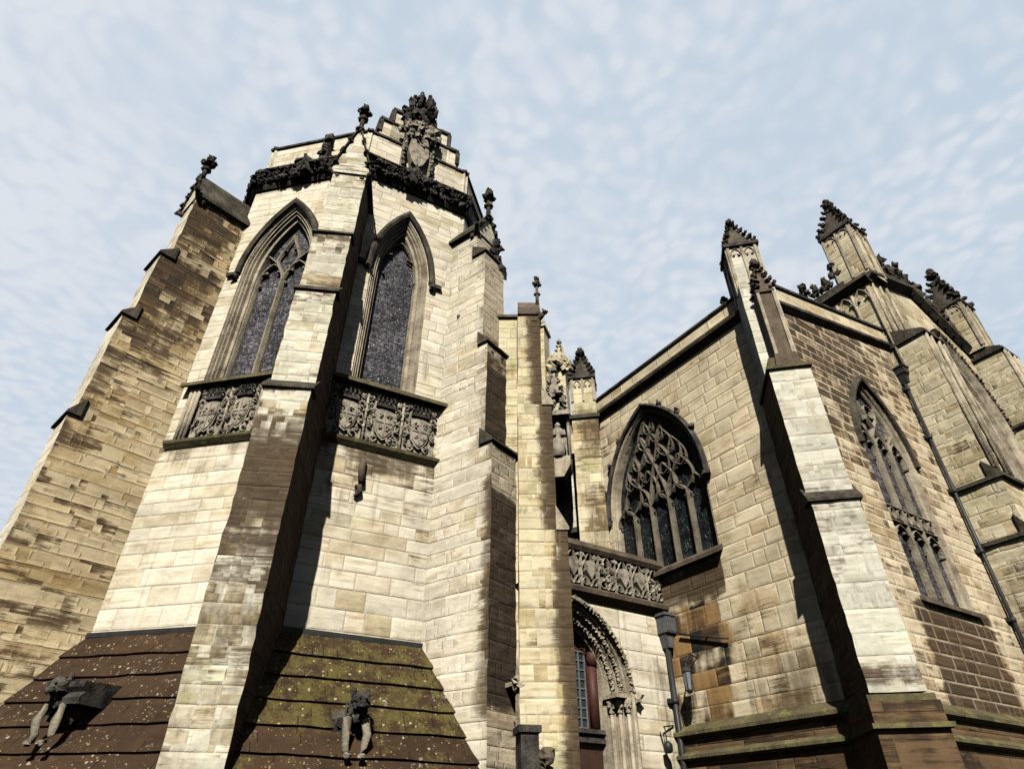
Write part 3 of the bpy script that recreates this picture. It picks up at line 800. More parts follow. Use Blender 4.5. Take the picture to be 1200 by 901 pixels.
BB = buttress(chap, bB, .42, [(8.35, 1.62), (11.05, 1.42), (13.05, 1.26), (15.55, 1.06)], 0, ('bfront', 'dfront', 'soot'), stf=frontB, label='centre buttress between the two tall windows')  # right flank gets the darkened stone, its shade painted into the colour
def frontC(x, z):
    s = .55
    if 7.3 < z < 8.3: s = -.35
    if z < 3.45: s = -.30
    if z < 2.9: s = -.38
    if 10.7 < z < 11.4: s = .05
    if z > 11.4: s = -.25
    return (s, 0)
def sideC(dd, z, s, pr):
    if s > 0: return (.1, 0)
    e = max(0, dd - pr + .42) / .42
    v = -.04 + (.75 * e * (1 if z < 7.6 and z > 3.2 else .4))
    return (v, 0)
def frontC2(x, z): return frontC(x, z)
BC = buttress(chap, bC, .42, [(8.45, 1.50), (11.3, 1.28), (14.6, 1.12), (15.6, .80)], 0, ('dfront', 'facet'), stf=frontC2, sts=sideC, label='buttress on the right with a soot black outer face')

def gablet(parent, fr, hw, d1, z0, h, fin=True, dark='sootmould', beastside=True, fh=.9):
    """saddle-back gabled top of a buttress with finial, crockets and a beast at the foot"""
    mb = MB(); e = .07
    mb.prism(fr, [(-hw - e, z0), (hw + e, z0), (hw + e, z0 + .1), (0, z0 + h), (-hw - e, z0 + .1)], -.5, d1)
    o = mb.build('gablet', 'bfront', parent)
    mb = MB()
    for s in (-1, 1):
        mb.prism(fr, [(s * (hw + e + .05), z0 + .02), (s * (hw + e + .05), z0 + .14), (0, z0 + h + .16), (0, z0 + h + .02)], -.5, d1 + .07)
        for i in range(4):
            t = (i + .5) / 4; crocket(mb, fr.P(s * (hw + e) * (1 - t), d1 + .05, z0 + .1 + h * t), .075, Vector((0, 0, 1)))
    if fin: finial(mb, fr.P(0, d1 - .02, z0 + h), .14, fh)
    if beastside:
        for s in (-1, 1):
            beast(mb, Fr(fr.P(s * hw, d1 - .1, 0).xy, fr.n + s * -45), .55, -.05, z0 - .2)
    mb.build('gablet_coping', dark, parent, jit=.01)
gablet(BA, bA, .42, 1.40, 15.55, 1.15)
gablet(BB, bB, .42, 1.10, 15.6, 2.0, fh=1.0)
gablet(BC, bC, .42, .85, 15.6, .95, fh=1.2)
# beasts crawling down behind buttress C
mb = MB()
for k in range(5):
    mb.lump(bC.P(.35, .55 + .12 * k, 16.2 - .42 * k), .2, (1, 1, 1.2), .6, n=8, m=6)
beast(mb, bC.at(.42, .6), .7, 0, 14.2)
mb.build('gargoyle', 'blackstone', BC)

# corbels, badges on frieze & parapet of chapel
for (F, u) in ((F1, 1.62), (F2, 1.55)):
    mb = MB()
    for i in range(14):
        a = i * .8; mb.lump(F.P(u + .28 * math.cos(a) * (i % 3) / 2, .32, (Z_FR0 + Z_FR1) / 2 + .34 * math.sin(a) * (i % 3) / 2), .14, (1, 1, 1.1), .6)
    mb.build('badge', 'blackstone', chap)
mb = MB()
mb.prism(F1, [(1.86, Z_FR1), (2.12, Z_FR1), (2.12, Z_PAR + .02), (1.86, Z_PAR + .02)], -.02, .14)
carved_band(mb, F1, 1.88, 2.1, .14, Z_FR1, Z_PAR, .16, .09)
mb.build('carved_strip', 'blackstone', chap)

# the heraldic crest rising over facet 2
cr = MB(); z = Z_PAR + .15
steps = [(0.28, 2.90, 20.2), (0.62, 2.55, 20.95), (1.15, 2.0, 21.3)]
for (a, b, zt) in steps: cr.box(F2, a, b, -.42, -.05, Z_PAR - .1, zt)
cro = cr.build('stepped_crest', 'facet', chap)
cc = MB(); zp = Z_PAR + .1
for (a, b, zt) in steps:
    for (x0, x1) in ((a - .05, a + .32), (b - .32, b + .05)):
        cc.box(F2, x0, x1, -.48, .02, zt - .02, zt + .1)
    for x in (a - .02, b + .02): cc.box(F2, x - .07, x + .07, -.47, .0, zt - .62, zt)
    cc.box(F2, a - .05, b + .05, -.46, -.0, zt + .001, zt + .085)
cc.build('coping', 'blackstone', cro)
cs = MB()
cs.box(F2, 1.05, 1.18, -.02, .12, Z_FR1, 20.3)
cs.box(F2, 1.95, 2.08, -.02, .12, Z_FR1, 20.3)
for i in range(9): cs.lump(F2.P(1.11, .15, 18.2 + i * .22), .07, (1, 1, 1.2), .6); cs.lump(F2.P(2.02, .15, 18.2 + i * .22), .07, (1, 1, 1.2), .6)
shp = [(1.25, 19.5), (1.55, 19.62), (1.85, 19.5), (1.88, 18.9), (1.72, 18.4), (1.55, 18.2), (1.38, 18.4), (1.22, 18.9)]
cs.prism(F2, shp, -.05, .22)
for i in range(26):
    a = i * 2.4; r = .1 + .02 * i
    cs.lump(F2.P(1.55 + r * math.cos(a) * 1.1, .22 + rnd.uniform(-.05, .1), 19.95 + r * math.sin(a) * .9), rnd.uniform(.09, .16), (1, 1, 1.2), .7, n=8, m=6)
cs.build('shield', 'carve', cro)
crn = MB()
cpos = F2.P(1.55, -.12, 21.2)
crn.lathe(cpos, [(.30, -.5), (.38, -.3), (.34, -.1), (.40, 0), (.42, .1), (.36, .14)], 12)
for k in range(8):
    a = k * math.pi / 4
    o = Vector((math.cos(a), math.sin(a), 0))
    crn.tube([cpos + o * .38 + Vector((0, 0, .1)), cpos + o * .46 + Vector((0, 0, .45)), cpos + o * .40 + Vector((0, 0, .8))], .085, 6)
    crn.lump(cpos + o * .42 + Vector((0, 0, .55)), .15, (1, 1, 1.7), .6)
    crn.lump(cpos + o * .36 + Vector((0, 0, 1.03)), .085, (1, 1, 1), .15)
crn.lathe(cpos, [(.3, .1), (.3, .6), (.16, .8), (.05, .9)], 10)
for i in range(46):
    a = rnd.uniform(0, 6.28); crn.lump(F2.P(1.55 + rnd.uniform(-.62, .62), .05 + rnd.uniform(-.2, .15), 20.1 + rnd.uniform(0, 1.1)), rnd.uniform(.08, .16), (1, 1, 1.2), .8)
crn.build('crown', 'blackstone', cro)

# ------------------------------------------------------------------ pier at the chapel's right: buttress with lit side
FD = Fr((.15, 11.45), 180.)
mb = MB()
tiers = [(0, 6.43, .93), (6.43, 9.35, .73), (9.35, 12.0, .53)]
def stD(u1):
    def fn(u, z):
        e = max(0, (u - u1 + .42) / .42)
        return (.0 + 1.2 * e ** 1.1 + (-.08 if u < .9 else 0) + .12 * math.sin(z * 1.7), 0)
    return fn
for (z0, z1, u1) in tiers:
    nz = int((z1 - z0) / .3)
    f = stD(u1)
    mb.quad(FD.P(-.02, 0, z0), FD.P(u1, 0, z0), FD.P(u1, 0, z1), FD.P(-.02, 0, z1), 8, nz, lambda x, y: f(-.02 + (u1 + .02) * x, z0 + (z1 - z0) * y))
    mb.quad(FD.P(u1, 0, z0), FD.P(u1, -2.2, z0), FD.P(u1, -2.2, z1), FD.P(u1, 0, z1), 3, nz, lambda x, y: (.3, 0))
    mb.quad(FD.P(-.02, 0, z1), FD.P(u1, 0, z1), FD.P(u1, -2.2, z1), FD.P(-.02, -2.2, z1))
mb.quad(FD.P(-.02, 0, 0), FD.P(-.02, -2.2, 0), FD.P(-.02, -2.2, 12.0), FD.P(-.02, 0, 12.0), 3, 12)
pier = mb.build('buttress', 'pier', chap, jit=.015, label='flat yellowed pier beside the porch')
mb = MB()
for (z1, u0, u1) in ((6.43, .73, .93), (9.35, .53, .73)):
    mb = MB(); mb.prism(FD, [(u0 - .02, z1 - .02), (u1 + .03, z1 - .02), (u1 + .03, z1 + .04), (u0 - .02, z1 + .5)], -2.2, .03); mb.build('weathering', 'mould', pier, jit=.006)

mb = MB()  # saddle-back roof along the pier
mb.box(FD, -.02, .57, -.75, .05, 12.0, 12.08)
mb.prism(Fr(FD.P(0, -.35, 0).xy, 90), [(-.38, 12.08), (.38, 12.08), (0, 12.75)], 0, .55)
finial(mb, FD.P(.5, -.3, 12.5), .085, 1.0)
beast(mb, Fr(FD.P(.5, -.05, 0).xy, 130), .5, -.05, 11.75)
mb.build('gablet', 'brownstone', pier, jit=.01)
mb = MB(); q = Fr((0, 0), 180); mb.box(q, -1.4, .45, -14.5, -12.25, 0, 12.6); mb.build('wall', 'pier', chap, jit=.01)
mb = MB(); mb.box(q, -1.45, .5, -14.5, -12.18, 12.6, 12.68); mb.prism(Fr((-.45, 13.1), 90), [(-.9, 12.68), (.9, 12.68), (0, 13.5)], -.9, .9); mb.build('gabled_roof', 'brownstone', chap, jit=.01)

# ------------------------------------------------------------------ aisle block
R = Vector((5.517, 10.214))
LF = Fr(R, 237.)       # u runs right seen from outside; here s = distance from the corner = -u
RF = Fr(R, 147.)
LEN = 6.2
aisle = thing('church_aisle', (R.x + 1, R.y + 3, 0), 'square buff stone aisle block with a large dark traceried window, right of the porch', 'church')
A_L = Arch(-3.92, 1.55, 6.4, 8.1, 2.5)
def stL(u, z):
    s = -u; st = 0.; oc = 0.
    if z < 4.5: st += .14 * min(1, (4.5 - z))
    if s < .9 and z < 9: st += .06
    if z < 6.4 and s < 4.3: oc = .66 * max(0, min(1, (s - 1.85) / .9))
    if z < 6.4 and 2.4 < s < 4.3 and z > 5.6: st += .75; oc = .1
    if s > 5.2: st += .12
    if z > 10.6: st -= .12
    if z > 9 and s > 4.6: st += .12
    if z < 5.2 and .9 < s < 2.4: st += .18
    return (st, oc)
mb = MB(); wall(mb, LF, -LEN, 0, 3.15, 11.3, [A_L], fn=stL, du=.35, dz=.35); mb.build('wall', 'aisle', aisle)
A_R = Arch(3.3, .98, 5.15, 8.35, 2.0)
SL = .2
def stR(u, z):
    st = 0.; 
    if z > 7: st += .28 * min(1, (z - 7) / 1.5)
    if z > 11.3 + SL * u: st -= .35
    if z < 8: st -= .12 * min(1, (8 - z) / 2)
    if z < 6.2 and u < 2.0: st -= .1
    if 2.0 < u < 4.5 and z < 5.05: st = .9
    if u > 4.2: st -= .2
    return (st, 0)
mb = MB(); wall(mb, RF, 0, 5.9, 3.15, lambda u: 11.45 + SL * u, [A_R], fn=stR, du=.35, dz=.35); mb.build('wall', 'brick', aisle)
# parapets and cornices
mb = MB()
mb.box(LF, -LEN, .02, -.4, -.05, 11.2, 11.85); 
carved = MB()
pL = mb.build('parapet', 'aisle', aisle)
mb = MB(); mb.profile(LF, [(-.45, 11.85), (.0, 11.85), (.0, 11.91), (-.2, 11.98), (-.45, 11.91)], -LEN, .05); mb.build('coping', 'blackstone', pL)
mb = MB(); mb.profile(LF, [(-.05, 11.10), (.03, 11.10), (.15, 11.22), (.17, 11.30), (-.02, 11.40), (-.1, 11.40)], -LEN, .15); mb.build('cornice', 'sootmould', pL)
mb = MB()
mb.prism(RF, [(0, 11.4), (5.75, 11.4 + SL * 5.75), (5.75, 11.93 + SL * 5.75), (0, 11.93)], -.4, .05)
pR = mb.build('parapet', 'aisle', aisle)
mb = MB(); mb.profile(RF, [(-.45, 11.93), (.10, 11.93), (.11, 11.99), (-.2, 12.08), (-.45, 12.0)], -.02, 5.8, zslope=SL); mb.build('coping', 'blackstone', pR)
mb = MB(); mb.profile(RF, [(-.05, 11.22), (.03, 11.22), (.13, 11.33), (.14, 11.40), (.0, 11.46), (-.1, 11.46)], -.1, 5.75, zslope=SL); mb.build('cornice', 'sootmould', pR)
# small gablet finial on coping
mb = MB(); finial(mb, LF.P(-.95, -.2, 11.95), .075, .22); mb.build('finial', 'blackstone', pL)
# plinth: two string courses over dark base
for F, u0, u1 in ((LF, -4.18, 0), (RF, 0, 6.2)):
    mb = MB()
    def stP(u, z): return (.15 * math.sin(u * 1.7), .45 if (F is LF and -4.0 < u < -2.2) else (.30 if 2.5 < u < 3.5 and F is RF else 0))
    wall(mb, F, u0, u1 + (.1 if F is LF else 0), 0, 3.1, fn=stP, d=.1)
    mb.build('plinth', 'base', aisle)
    mb = MB(); mb.profile(F, [(-.02, 3.08), (.14, 3.08), (.2, 3.13), (.2, 3.19), (.0, 3.33)], u0, u1, mitre=(0, 1 if F is LF else 0))
    mb.build('string_course', 'mossledge', aisle, jit=.008); mb = MB()
    mb.profile(F, [(.08, 2.72), (.16, 2.72), (.2, 2.76), (.2, 2.81), (.1, 2.88)], u0, u1, mitre=(0, 1 if F is LF else 0))
    mb.build('string_course', 'mossledge', aisle, jit=.008)
mb = MB()
a = [LF.P(-LEN, 0, 0), LF.P(-LEN, -6, 0), RF.P(5.9, -9, 0), RF.P(5.9, 0, 0)]
for p, q in zip(a, a[1:]): mb.quad(p, q, q + Vector((0, 0, 11.3)), p + Vector((0, 0, 11.3)))
mb.build('wall', 'aisle', aisle)
mb = MB(); mb.face([LF.P(-LEN, -.3, 11.3), LF.P(0, -.3, 11.3), RF.P(5.9, -.3, 11.9), RF.P(5.9, -6, 12.2), LF.P(-LEN, -6, 12.0)]); mb.build('roof', 'leadgrey', aisle)

def glazing(F, A, off, d, mat, parent, zb):
    gm = MB(); pts = A.pts(off, 12); pts[0] = (pts[0][0], zb); pts[-1] = (pts[-1][0], zb); c = (A.uc, A.zs)
    for p, q in zip(pts, pts[1:] + pts[:1]): gm.face([F.P(c[0], d, c[1]), F.P(p[0], d, p[1]), F.P(q[0], d, q[1])])
    gm.build('glass', mat, parent)
# big dark window on the left face
w = MB(); sweep(w, LF, A_L, [(0, 0), (.02, -.03), (.04, -.02), (.05, -.07), (.075, -.06), (.09, -.12), (.10, -.28)])
wl = w.build('window', 'mould', aisle, label='large window of dark glass under flowing tracery')
glazing(LF, A_L, .09, -.24, 'glassdark', wl, 6.3)
h = MB(); sweep(h, LF, A_L, [(-.02, -.02), (-.02, .07), (-.07, .10), (-.12, .07), (-.14, -.02)], arch_only=True, n=14)
for s in (-1, 1): h.lump(LF.P(-3.92 + s * 1.63, .05, 8.0), .11, (1, 1, 1.2), .5)
for q in (4, 7, 10, 18, 21, 24):
    u, z = A_L.pts(-.17, 14)[q]; h.lump(LF.P(u, .05, z), .07, (1, 1, 1.2), .6)
h.build('hood_mould', 'blackstone', wl)
t = MB(); d, dep, wd = -.10, .12, .046; a = 1.46; uc = -3.92; zs = 8.0
us = [uc - a + 2 * a * k / 5 for k in range(6)]
for k in (1, 2, 3, 4): bar2(t, LF, [(us[k], 6.35), (us[k], zs)], .07, d + .02, .16)
for k in range(5):
    c = (us[k] + us[k + 1]) / 2
    lighthead(t, LF, c, a / 5, zs - .15, .42, .055, d, .11, ogee=True)
# flowing network above the lights: rows of curved daggers, cut off by the arch
def inside(u, z): return abs(u - uc) < A_L.a - .14 and (z < A_L.zs or z < A_L.top(u) - .16)
def dagger(c, z0, h, hw, lean=0.):
    for s in (-1, 1):
        pts = bez((c, z0), (c + s * hw * 1.5, z0 + h * .18), (c + s * hw * 1.05 + lean, z0 + h * .62), (c + lean, z0 + h), 12)
        run = []
        for p in pts + [None]:
            if p is not None and inside(*p): run.append(p)
            else:
                if len(run) > 2: bar2(t, LF, run, wd, d, dep)
                run = []
        for q, an in ((4, 0), (8, 20)):
            if inside(*pts[q]): cusp(t, LF, pts[q], (180 - an) if s > 0 else an, hw * .42, .035, d - .01, .08)
w5 = 2 * a / 5
for k in range(1, 5): dagger(us[k], zs - .02, .95, w5 * .52, (us[k] - uc) * -.10)
for k in (-1.5, -.5, .5, 1.5): dagger(uc + k * w5 * .98, zs + .62, .85, w5 * .42, -k * .12)
for k in (-1, 0, 1): dagger(uc + k * w5 * .85, zs + 1.02, .9, w5 * .45, -k * .16)
for k in (-.5, .5): dagger(uc + k * w5 * .85, zs + 1.5, .8, w5 * .38, -k * .15)
dagger(uc, zs + 1.85, .6, w5 * .3)
for s_ in (-1, 1):
    bar2(t, LF, bez((uc + s_ * w5 * .5, zs), (uc + s_ * w5 * .5, zs + .7), (uc + s_ * w5 * 1.7, zs + .6), (uc + s_ * w5 * 1.55, zs + 1.15), 10), wd * 1.25, d + .01, dep)
    bar2(t, LF, bez((uc + s_ * w5 * .5, zs), (uc + s_ * w5 * .3, zs + .8), (uc - s_ * w5 * .3, zs + 1.3), (uc - s_ * w5 * .55, zs + 1.85), 10), wd * 1.25, d + .01, dep)
t.build('tracery', 'tracdark', wl)
mb = MB(); mb.profile(LF, [(-.3, 6.45), (.02, 6.30), (.16, 6.22), (.16, 6.30), (.0, 6.42), (-.3, 6.56)], -5.45, -2.3)
mb.build('sill', 'brownstone', wl)

# tall window on the right face
w = MB(); sweep(w, RF, A_R, [(0, 0), (.02, -.04), (.05, -.03), (.06, -.08), (.09, -.08), (.11, -.12), (.12, -.25)])
wr = w.build('window', 'mould', aisle, label='tall narrow three-light window with a transom')
glazing(RF, A_R, .11, -.19, 'glass', wr, 5.1)
h = MB(); sweep(h, RF, A_R, [(-.02, -.02), (-.02, .08), (-.08, .11), (-.14, .08), (-.16, -.02)], arch_only=True, n=14)
h.build('hood_mould', 'sootmould', wr)
t = MB(); uc = 3.3; a = .86; d = -.06
for k in (-1, 1): bar2(t, RF, [(uc + k * a / 3, 5.2), (uc + k * a / 3, 8.5)], .05, d + .02, .14)
bar2(t, RF, [(uc - a, 6.7), (uc + a, 6.7)], .05, d + .02, .12); bar2(t, RF, [(uc - a, 7.03), (uc + a, 7.03)], .05, d + .02, .12)
for k in range(6):
    t_ = [(uc - a + (k + .5) * a / 3 + .09 * math.cos(rad(x)), 6.865 + .12 * math.sin(rad(x))) for x in range(0, 361, 30)]
    bar2(t, RF, t_, .04, d + .02, .1)
for k in (-1, 0, 1):
    lighthead(t, RF, uc + k * 2 * a / 3, a / 3, 8.3, .55, .05, d, .12); lighthead(t, RF, uc + k * 2 * a / 3, a / 3, 6.25, .40, .045, d, .12)
for k in (-1, 1):
    bar2(t, RF, bez((uc + k * a / 3, 8.5), (uc + k * a / 3, 8.9), (uc + k * a * .75, 9.0), (uc + k * a * .78, 9.1)), .06, d, .14)
    bar2(t, RF, bez((uc + k * a / 3, 8.5), (uc + k * a / 3, 9.0), (uc - k * a * .2, 9.1), (uc - k * a * .38, 9.75)), .06, d, .14)
    cusp(t, RF, (uc + k * .2, 9.3), 90, .15, .05, d, .1); cusp(t, RF, (uc + k * .42, 8.95), 90, .12, .05, d, .1)
bar2(t, RF, ring((uc, 9.55), .17), .05, d, .12)
t.build('tracery', 'trac', wr)
mb = MB(); mb.profile(RF, [(-.3, 5.25), (.02, 5.08), (.10, 5.02), (.10, 5.10), (-.3, 5.34)], 2.25, 4.35); mb.build('sill', 'brownstone', wr)

# diagonal corner buttress with pinnacles
bE = Fr((R.x - .06, R.y - .0), 192.)
def frontE(x, z):
    s = .04 + .12 * math.sin(z * 1.3)
    if 3.2 < z < 3.65: s = .5
    if z < 3.2: s = .4
    if 4.3 < z < 4.6: s = .2
    return (s, 0)
BE = buttress(aisle, bE, .37, [(6.05, .86), (8.85, .74)], 3.2, ('ediag', 'soot', 'brick'), stf=frontE, ledge='sootmould', wz=.25, jit=.014, label='pale diagonal corner buttress')  # shade of the left flank is painted with the near-black stone
mb = MB(); mb.box(bE, -.45, .45, -.5, .98, 0, 3.08); mb.build('plinth', 'base', BE, jit=.01)
mb = MB()
mb.box(bE, -.43, .43, -.5, .92, 3.08, 3.2, dz=.03); mb.build('string_course', 'mossledge', BE, jit=.006); mb = MB()
mb.box(bE, -.5, .5, -.5, 1.06, 2.75, 2.84, dz=.03); mb.build('string_course', 'mossledge', BE, jit=.006); mb = MB()
mb.box(bE, -.41, .41, -.5, .80, 8.852, 8.93, dz=.02); mb.prism(bE, [(-.37, 8.93), (.37, 8.93), (.28, 9.25), (-.28, 9.25)], -.4, .6)
mb.build('string_course', 'mossledge', BE)
mb = MB(); shaftbox(mb, bE.at(0, .05), .36, .30, 8.9, 11.5); mb.build('upper_stage', 'ediag', BE, jit=.008)
# slim engaged pinnacle on the set-off
mb = MB(); q = bE.at(.05, .5)
mb.prism(q, [(-.24, 8.95), (.24, 8.95), (.20, 9.3), (0, 9.62), (-.20, 9.3)], -.2, .16)
mb.box(q, -.15, .15, -.16, .13, 9.2, 10.95)
mb.box(q, -.19, .19, -.2, .17, 10.95, 11.02)
spire(mb, q, .16, 11.02, .75, 4, .075)
mb.build('pinnacle', 'brownstone', BE, jit=.008, label='slim brown pinnacle with crockets')
for x in (-.16, .16): mb = MB(); mb.box(q, x - .03, x + .03, -.1, .16, 9.3, 10.95); mb.build('pinnacle_rib', 'mould', BE)
# large square pinnacle on the corner
def big_pinnacle(parent, fr, w, z0, z1, h, mat='ediag', cr=.075, panels=2, nc=5):
    mb = MB(); shaftbox(mb, fr, w, w, z0, z1)
    o = mb.build('pinnacle', mat, parent, jit=.006)
    mb = MB()
    for k in range(4):
        f = Fr(fr.o, fr.n + 90 * k)
        for x in [(-1 + 2 * i / panels) * (w - .03) for i in range(panels + 1)]: mb.box(f, x - .03, x + .03, w - .02, w + .035, z0 + .1, z1 - .02)
        for i in range(panels):
            c = (-1 + (2 * i + 1) / panels) * (w - .03); pw = w / panels
            pts = [(c - pw * .8, z1 - .32), (c - pw * .5, z1 - .14), (c, z1 - .06), (c + pw * .5, z1 - .14), (c + pw * .8, z1 - .32)]
            bar2(mb, f, pts, .04, w + .03, .05)
            mb.lump(f.P(c - pw * .35, w + .01, z1 - .28), .035); mb.lump(f.P(c + pw * .35, w + .01, z1 - .28), .035)
    mb.build('panelling', 'mould', o)
    mb = MB(); mb.box(fr, -w - .07, w + .07, -w - .07, w + .07, z1, z1 + .09)
    mb.build('cornice', 'blackstone', o)
    mb = MB(); spire(mb, fr, w * .92, z1 + .09, h, nc, cr, mi=0)
    mb.build('spire', 'sootmould', o, label='dark crocketed spirelet')
    return o
big_pinnacle(aisle, Fr(bE.P(0, -.22, 0).xy, 192), .34, 11.3, 12.95, .95)

# ------------------------------------------------------------------ tall gabled transept further right
tr = thing('gabled_transept', (RF.P(9, -2, 0).x, RF.P(9, -2, 0).y, 0), 'tall gabled transept with panelled pinnacles and cresting, at the right edge', 'church')
TW = RF.at(0, .25)
def gz(u):
    if u < 8.5: return 15.1 + (u - 5.8) * .30
    return 15.91 - (u - 8.5) * .50
A_T = Arch(9.2, 1.75, 6.9, 11.0, 3.1)
mb = MB(); wall(mb, TW, 5.8, 12.2, 0, gz, [A_T], fn=lambda u, z: (.12, 0)); mb.build('wall', 'trans', tr)
TL = Fr(RF.P(5.8, .25, 0).xy, 237.)
mb = MB(); wall(mb, TL, -7, 0, 8.5, 15.05, fn=lambda u, z: (.0, 0)); mb.build('wall', 'trans', tr)
mb = MB(); a = [TL.P(-7, 0, 0), TW.P(12.2, -7, 0), TW.P(12.2, 0, 0)]
for p, q in zip(a, a[1:]): mb.quad(p, q, q + Vector((0, 0, 14)), p + Vector((0, 0, 14)))
mb.face([TW.P(5.8, 0, 14.8), TW.P(8.5, 0, 15.6), TW.P(8.5, -7, 15.6), TW.P(5.8, -7, 14.8)]); mb.face([TW.P(12.2, 0, 13.9), TW.P(8.5, 0, 15.6), TW.P(8.5, -7, 15.6), TW.P(12.2, -7, 13.9)])
mb.build('roof', 'slate', tr)
# blind panelling on left return
mb = MB()
for k in range(7):
    u = -.06 - k * .5; mb.tube([TL.P(u, .03, 11.5), TL.P(u, .03, 14.7)], .045, 6)
    if k < 6:
        c = u - .25; bar2(mb, TL, [(c - .22, 14.3), (c - .15, 14.6), (c, 14.78), (c + .15, 14.6), (c + .22, 14.3)], .06, .07, .08)
        for q in (-.12, .12): mb.lump(TL.P(c + q, .03, 14.4), .05)
for k in range(3):
    u = 5.95 + k * .45; mb.tube([TW.P(u, .03, 12.6), TW.P(u, .03, gz(u) - .3)], .045, 6)
mb.build('blind_panelling', 'mould', tr)
# cornice and cresting
mb = MB()
mb.profile(TL, [(-.05, 14.82), (.05, 14.82), (.22, 14.98), (.22, 15.08), (-.3, 15.3)], -7, .1)
mb.profile(TW, [(-.05, 14.87), (.05, 14.87), (.24, 15.03), (.24, 15.15), (-.3, 15.35)], 5.7, 8.5, zslope=.30)
mb.profile(TW, [(-.05, 15.68), (.05, 15.68), (.24, 15.84), (.24, 15.96), (-.3, 16.16)], 8.5, 12.0, zslope=-.50)
mb.build('cornice', 'sootmould', tr)
for (f, u0, u1, zf) in ((TL, -6.5, -.7, lambda u: 15.2), (TW, 6.9, 11.2, lambda u: gz(u) + .2)):
    u = u0; mb = MB()
    k = 0
    while u < u1:
        big = k % 3 == 1
        mb.tube([f.P(u, -.0, zf(u) - .15), f.P(u, .06, zf(u) + (.70 if big else .42))], .10, 6, r2=.05)
        for s in (-1, 1): mb.lump(f.P(u + s * .12, .08, zf(u) + (.58 if big else .34)), .10, (1, 1, 1.1), .6)
        mb.lump(f.P(u, .08, zf(u) + (.86 if big else .56)), .14 if big else .11, (1, 1, 1.3), .6)
        mb.box(f, u - .18, u + .18, -.14, .14, zf(u) - .3, zf(u) + .12)
        u += .36; k += 1
    mb.build('cresting', 'sootmould', tr, jit=.01)
def stG(dd, z, s, pr): return (.02 + (.25 * max(0, 1 - abs(z - 9.1) / .3)) + (.12 if z < 6.5 else 0) + .16 * max(0, dd - pr + .3), 0)
bG = RF.at(6.3, 0); bH = RF.at(11.7, .2)
BG = buttress(tr, bG, .5, [(6.85, 1.06), (8.2, 1.02), (12.5, .92), (12.9, .35)], 0, ('trans', 'trans'), sts=stG, stf=lambda x, z: (.1, 0), ledge='sootmould', back=-.2, label='buttress beside the drainpipe')
BH = buttress(tr, bH, .5, [(8.2, 1.1), (11.6, 1.05), (14.2, .9), (14.4, .3)], 0, ('trans', 'trans'), sts=stG, stf=lambda x, z: (.2, 0), ledge='sootmould', back=-.2, label='buttress at the right edge of the picture')
for b, par, zs_ in ((bG, BG, ((6.85, 1.1), (8.2, 1.06), (12.5, .96))), (bH, BH, ((8.2, 1.14), (11.6, 1.09), (14.2, .94)))):
    for z_, p_ in zs_: mb = MB(); mb.box(b, -.57, .57, -.2, p_ + .06, z_ - .09, z_ - .003); mb.build('string_course', 'sootmould', par, jit=.006)
for b, z1, par in ((bG, 12.4, BG), (bH, 14.1, BH)):
    for x in (-.44, -.2, .2, .44): mb = MB(); mb.tube([b.P(x, .96, 8.4), b.P(x, .96, z1)], .05, 6); mb.build('shaft', 'mould', par)
big_pinnacle(tr, Fr(RF.P(6.15, .0, 0).xy, 147), .46, 15.1, 17.2, 1.4, 'trans', .11, 2, 5)
big_pinnacle(tr, Fr(RF.P(11.55, .35, 0).xy, 147), .46, 14.4, 16.4, 1.5, 'trans', .13, 2, 5)
w = MB(); sweep(w, TW, A_T, [(-.5, .02), (-.45, .09), (-.38, .02), (-.2, .02), (-.1, .1), (0, 0), (.05, -.08), (.13, -.08), (.15, -.18), (.25, -.2), (.28, -.34), (.38, -.36), (.40, -.6)])
wt = w.build('window', 'mould', tr, label='great window with many mouldings seen edge on'); glazing(TW, A_T, .35, -.5, 'glass', wt, 6.9)
t = MB()
for k in range(1, 5): bar2(t, TW, [(9.2 - 1.4 + k * .56, 6.9), (9.2 - 1.4 + k * .56, 12.6)], .1, -.3, .18)
for k in range(5): lighthead(t, TW, 9.2 - 1.4 + (k + .5) * .56, .28, 11.2, .6, .06, -.3, .14)
t.build('tracery', 'trac', wt)
h = MB()
pts = A_T.pts(-.28, 14)
for i in range(3, len(pts) - 3):
    for f_ in (0, .5):
        u = pts[i][0] * (1 - f_) + pts[i + 1][0] * f_; z = pts[i][1] * (1 - f_) + pts[i + 1][1] * f_; h.lump(TW.P(u, .05, z), .09, (1, 1, 1), .7)
h.build('foliage_moulding', 'brownstone', wt); h = MB()
for z in [7 + .33 * i for i in range(12)]:
    h.lump(TW.P(9.2 - 2.03, .04, z), .09, (1, 1, 1.2), .7)
h.build('foliage_moulding', 'brownstone', wt)

# ------------------------------------------------------------------ porch
PW = Fr((3.27, 13.71), 147.)        # u = 0 at the corner with the aisle, negative towards the pier
porch = thing('entrance_porch', (2.2, 13.4, 0), 'small stone porch with a deep round-headed doorway under a carved balustrade', 'porch')
PU0 = -2.72
DA = Arch(-2.50, 1.28, -.1, 3.75, 1.62)
def stPch(u, z): return (.05 + (.15 if u > -.5 else 0), .32 if u > -.35 else 0)
mb = MB(); wall(mb, PW, -3.74, 0, 0, 5.75, [DA], fn=stPch, du=.35, dz=.35); mb.build('wall', 'facet', porch)
mb = MB(); sweep(mb, PW, DA, [(-.05, .0), (-.04, .09), (.0, .11), (.04, .08), (.05, -.03), (.09, -.03), (.10, -.10), (.13, -.08), (.15, -.16), (.19, -.15), (.20, -.22), (.23, -.20), (.25, -.28), (.29, -.27), (.30, -.34), (.33, -.33), (.35, -.55)], n=16)
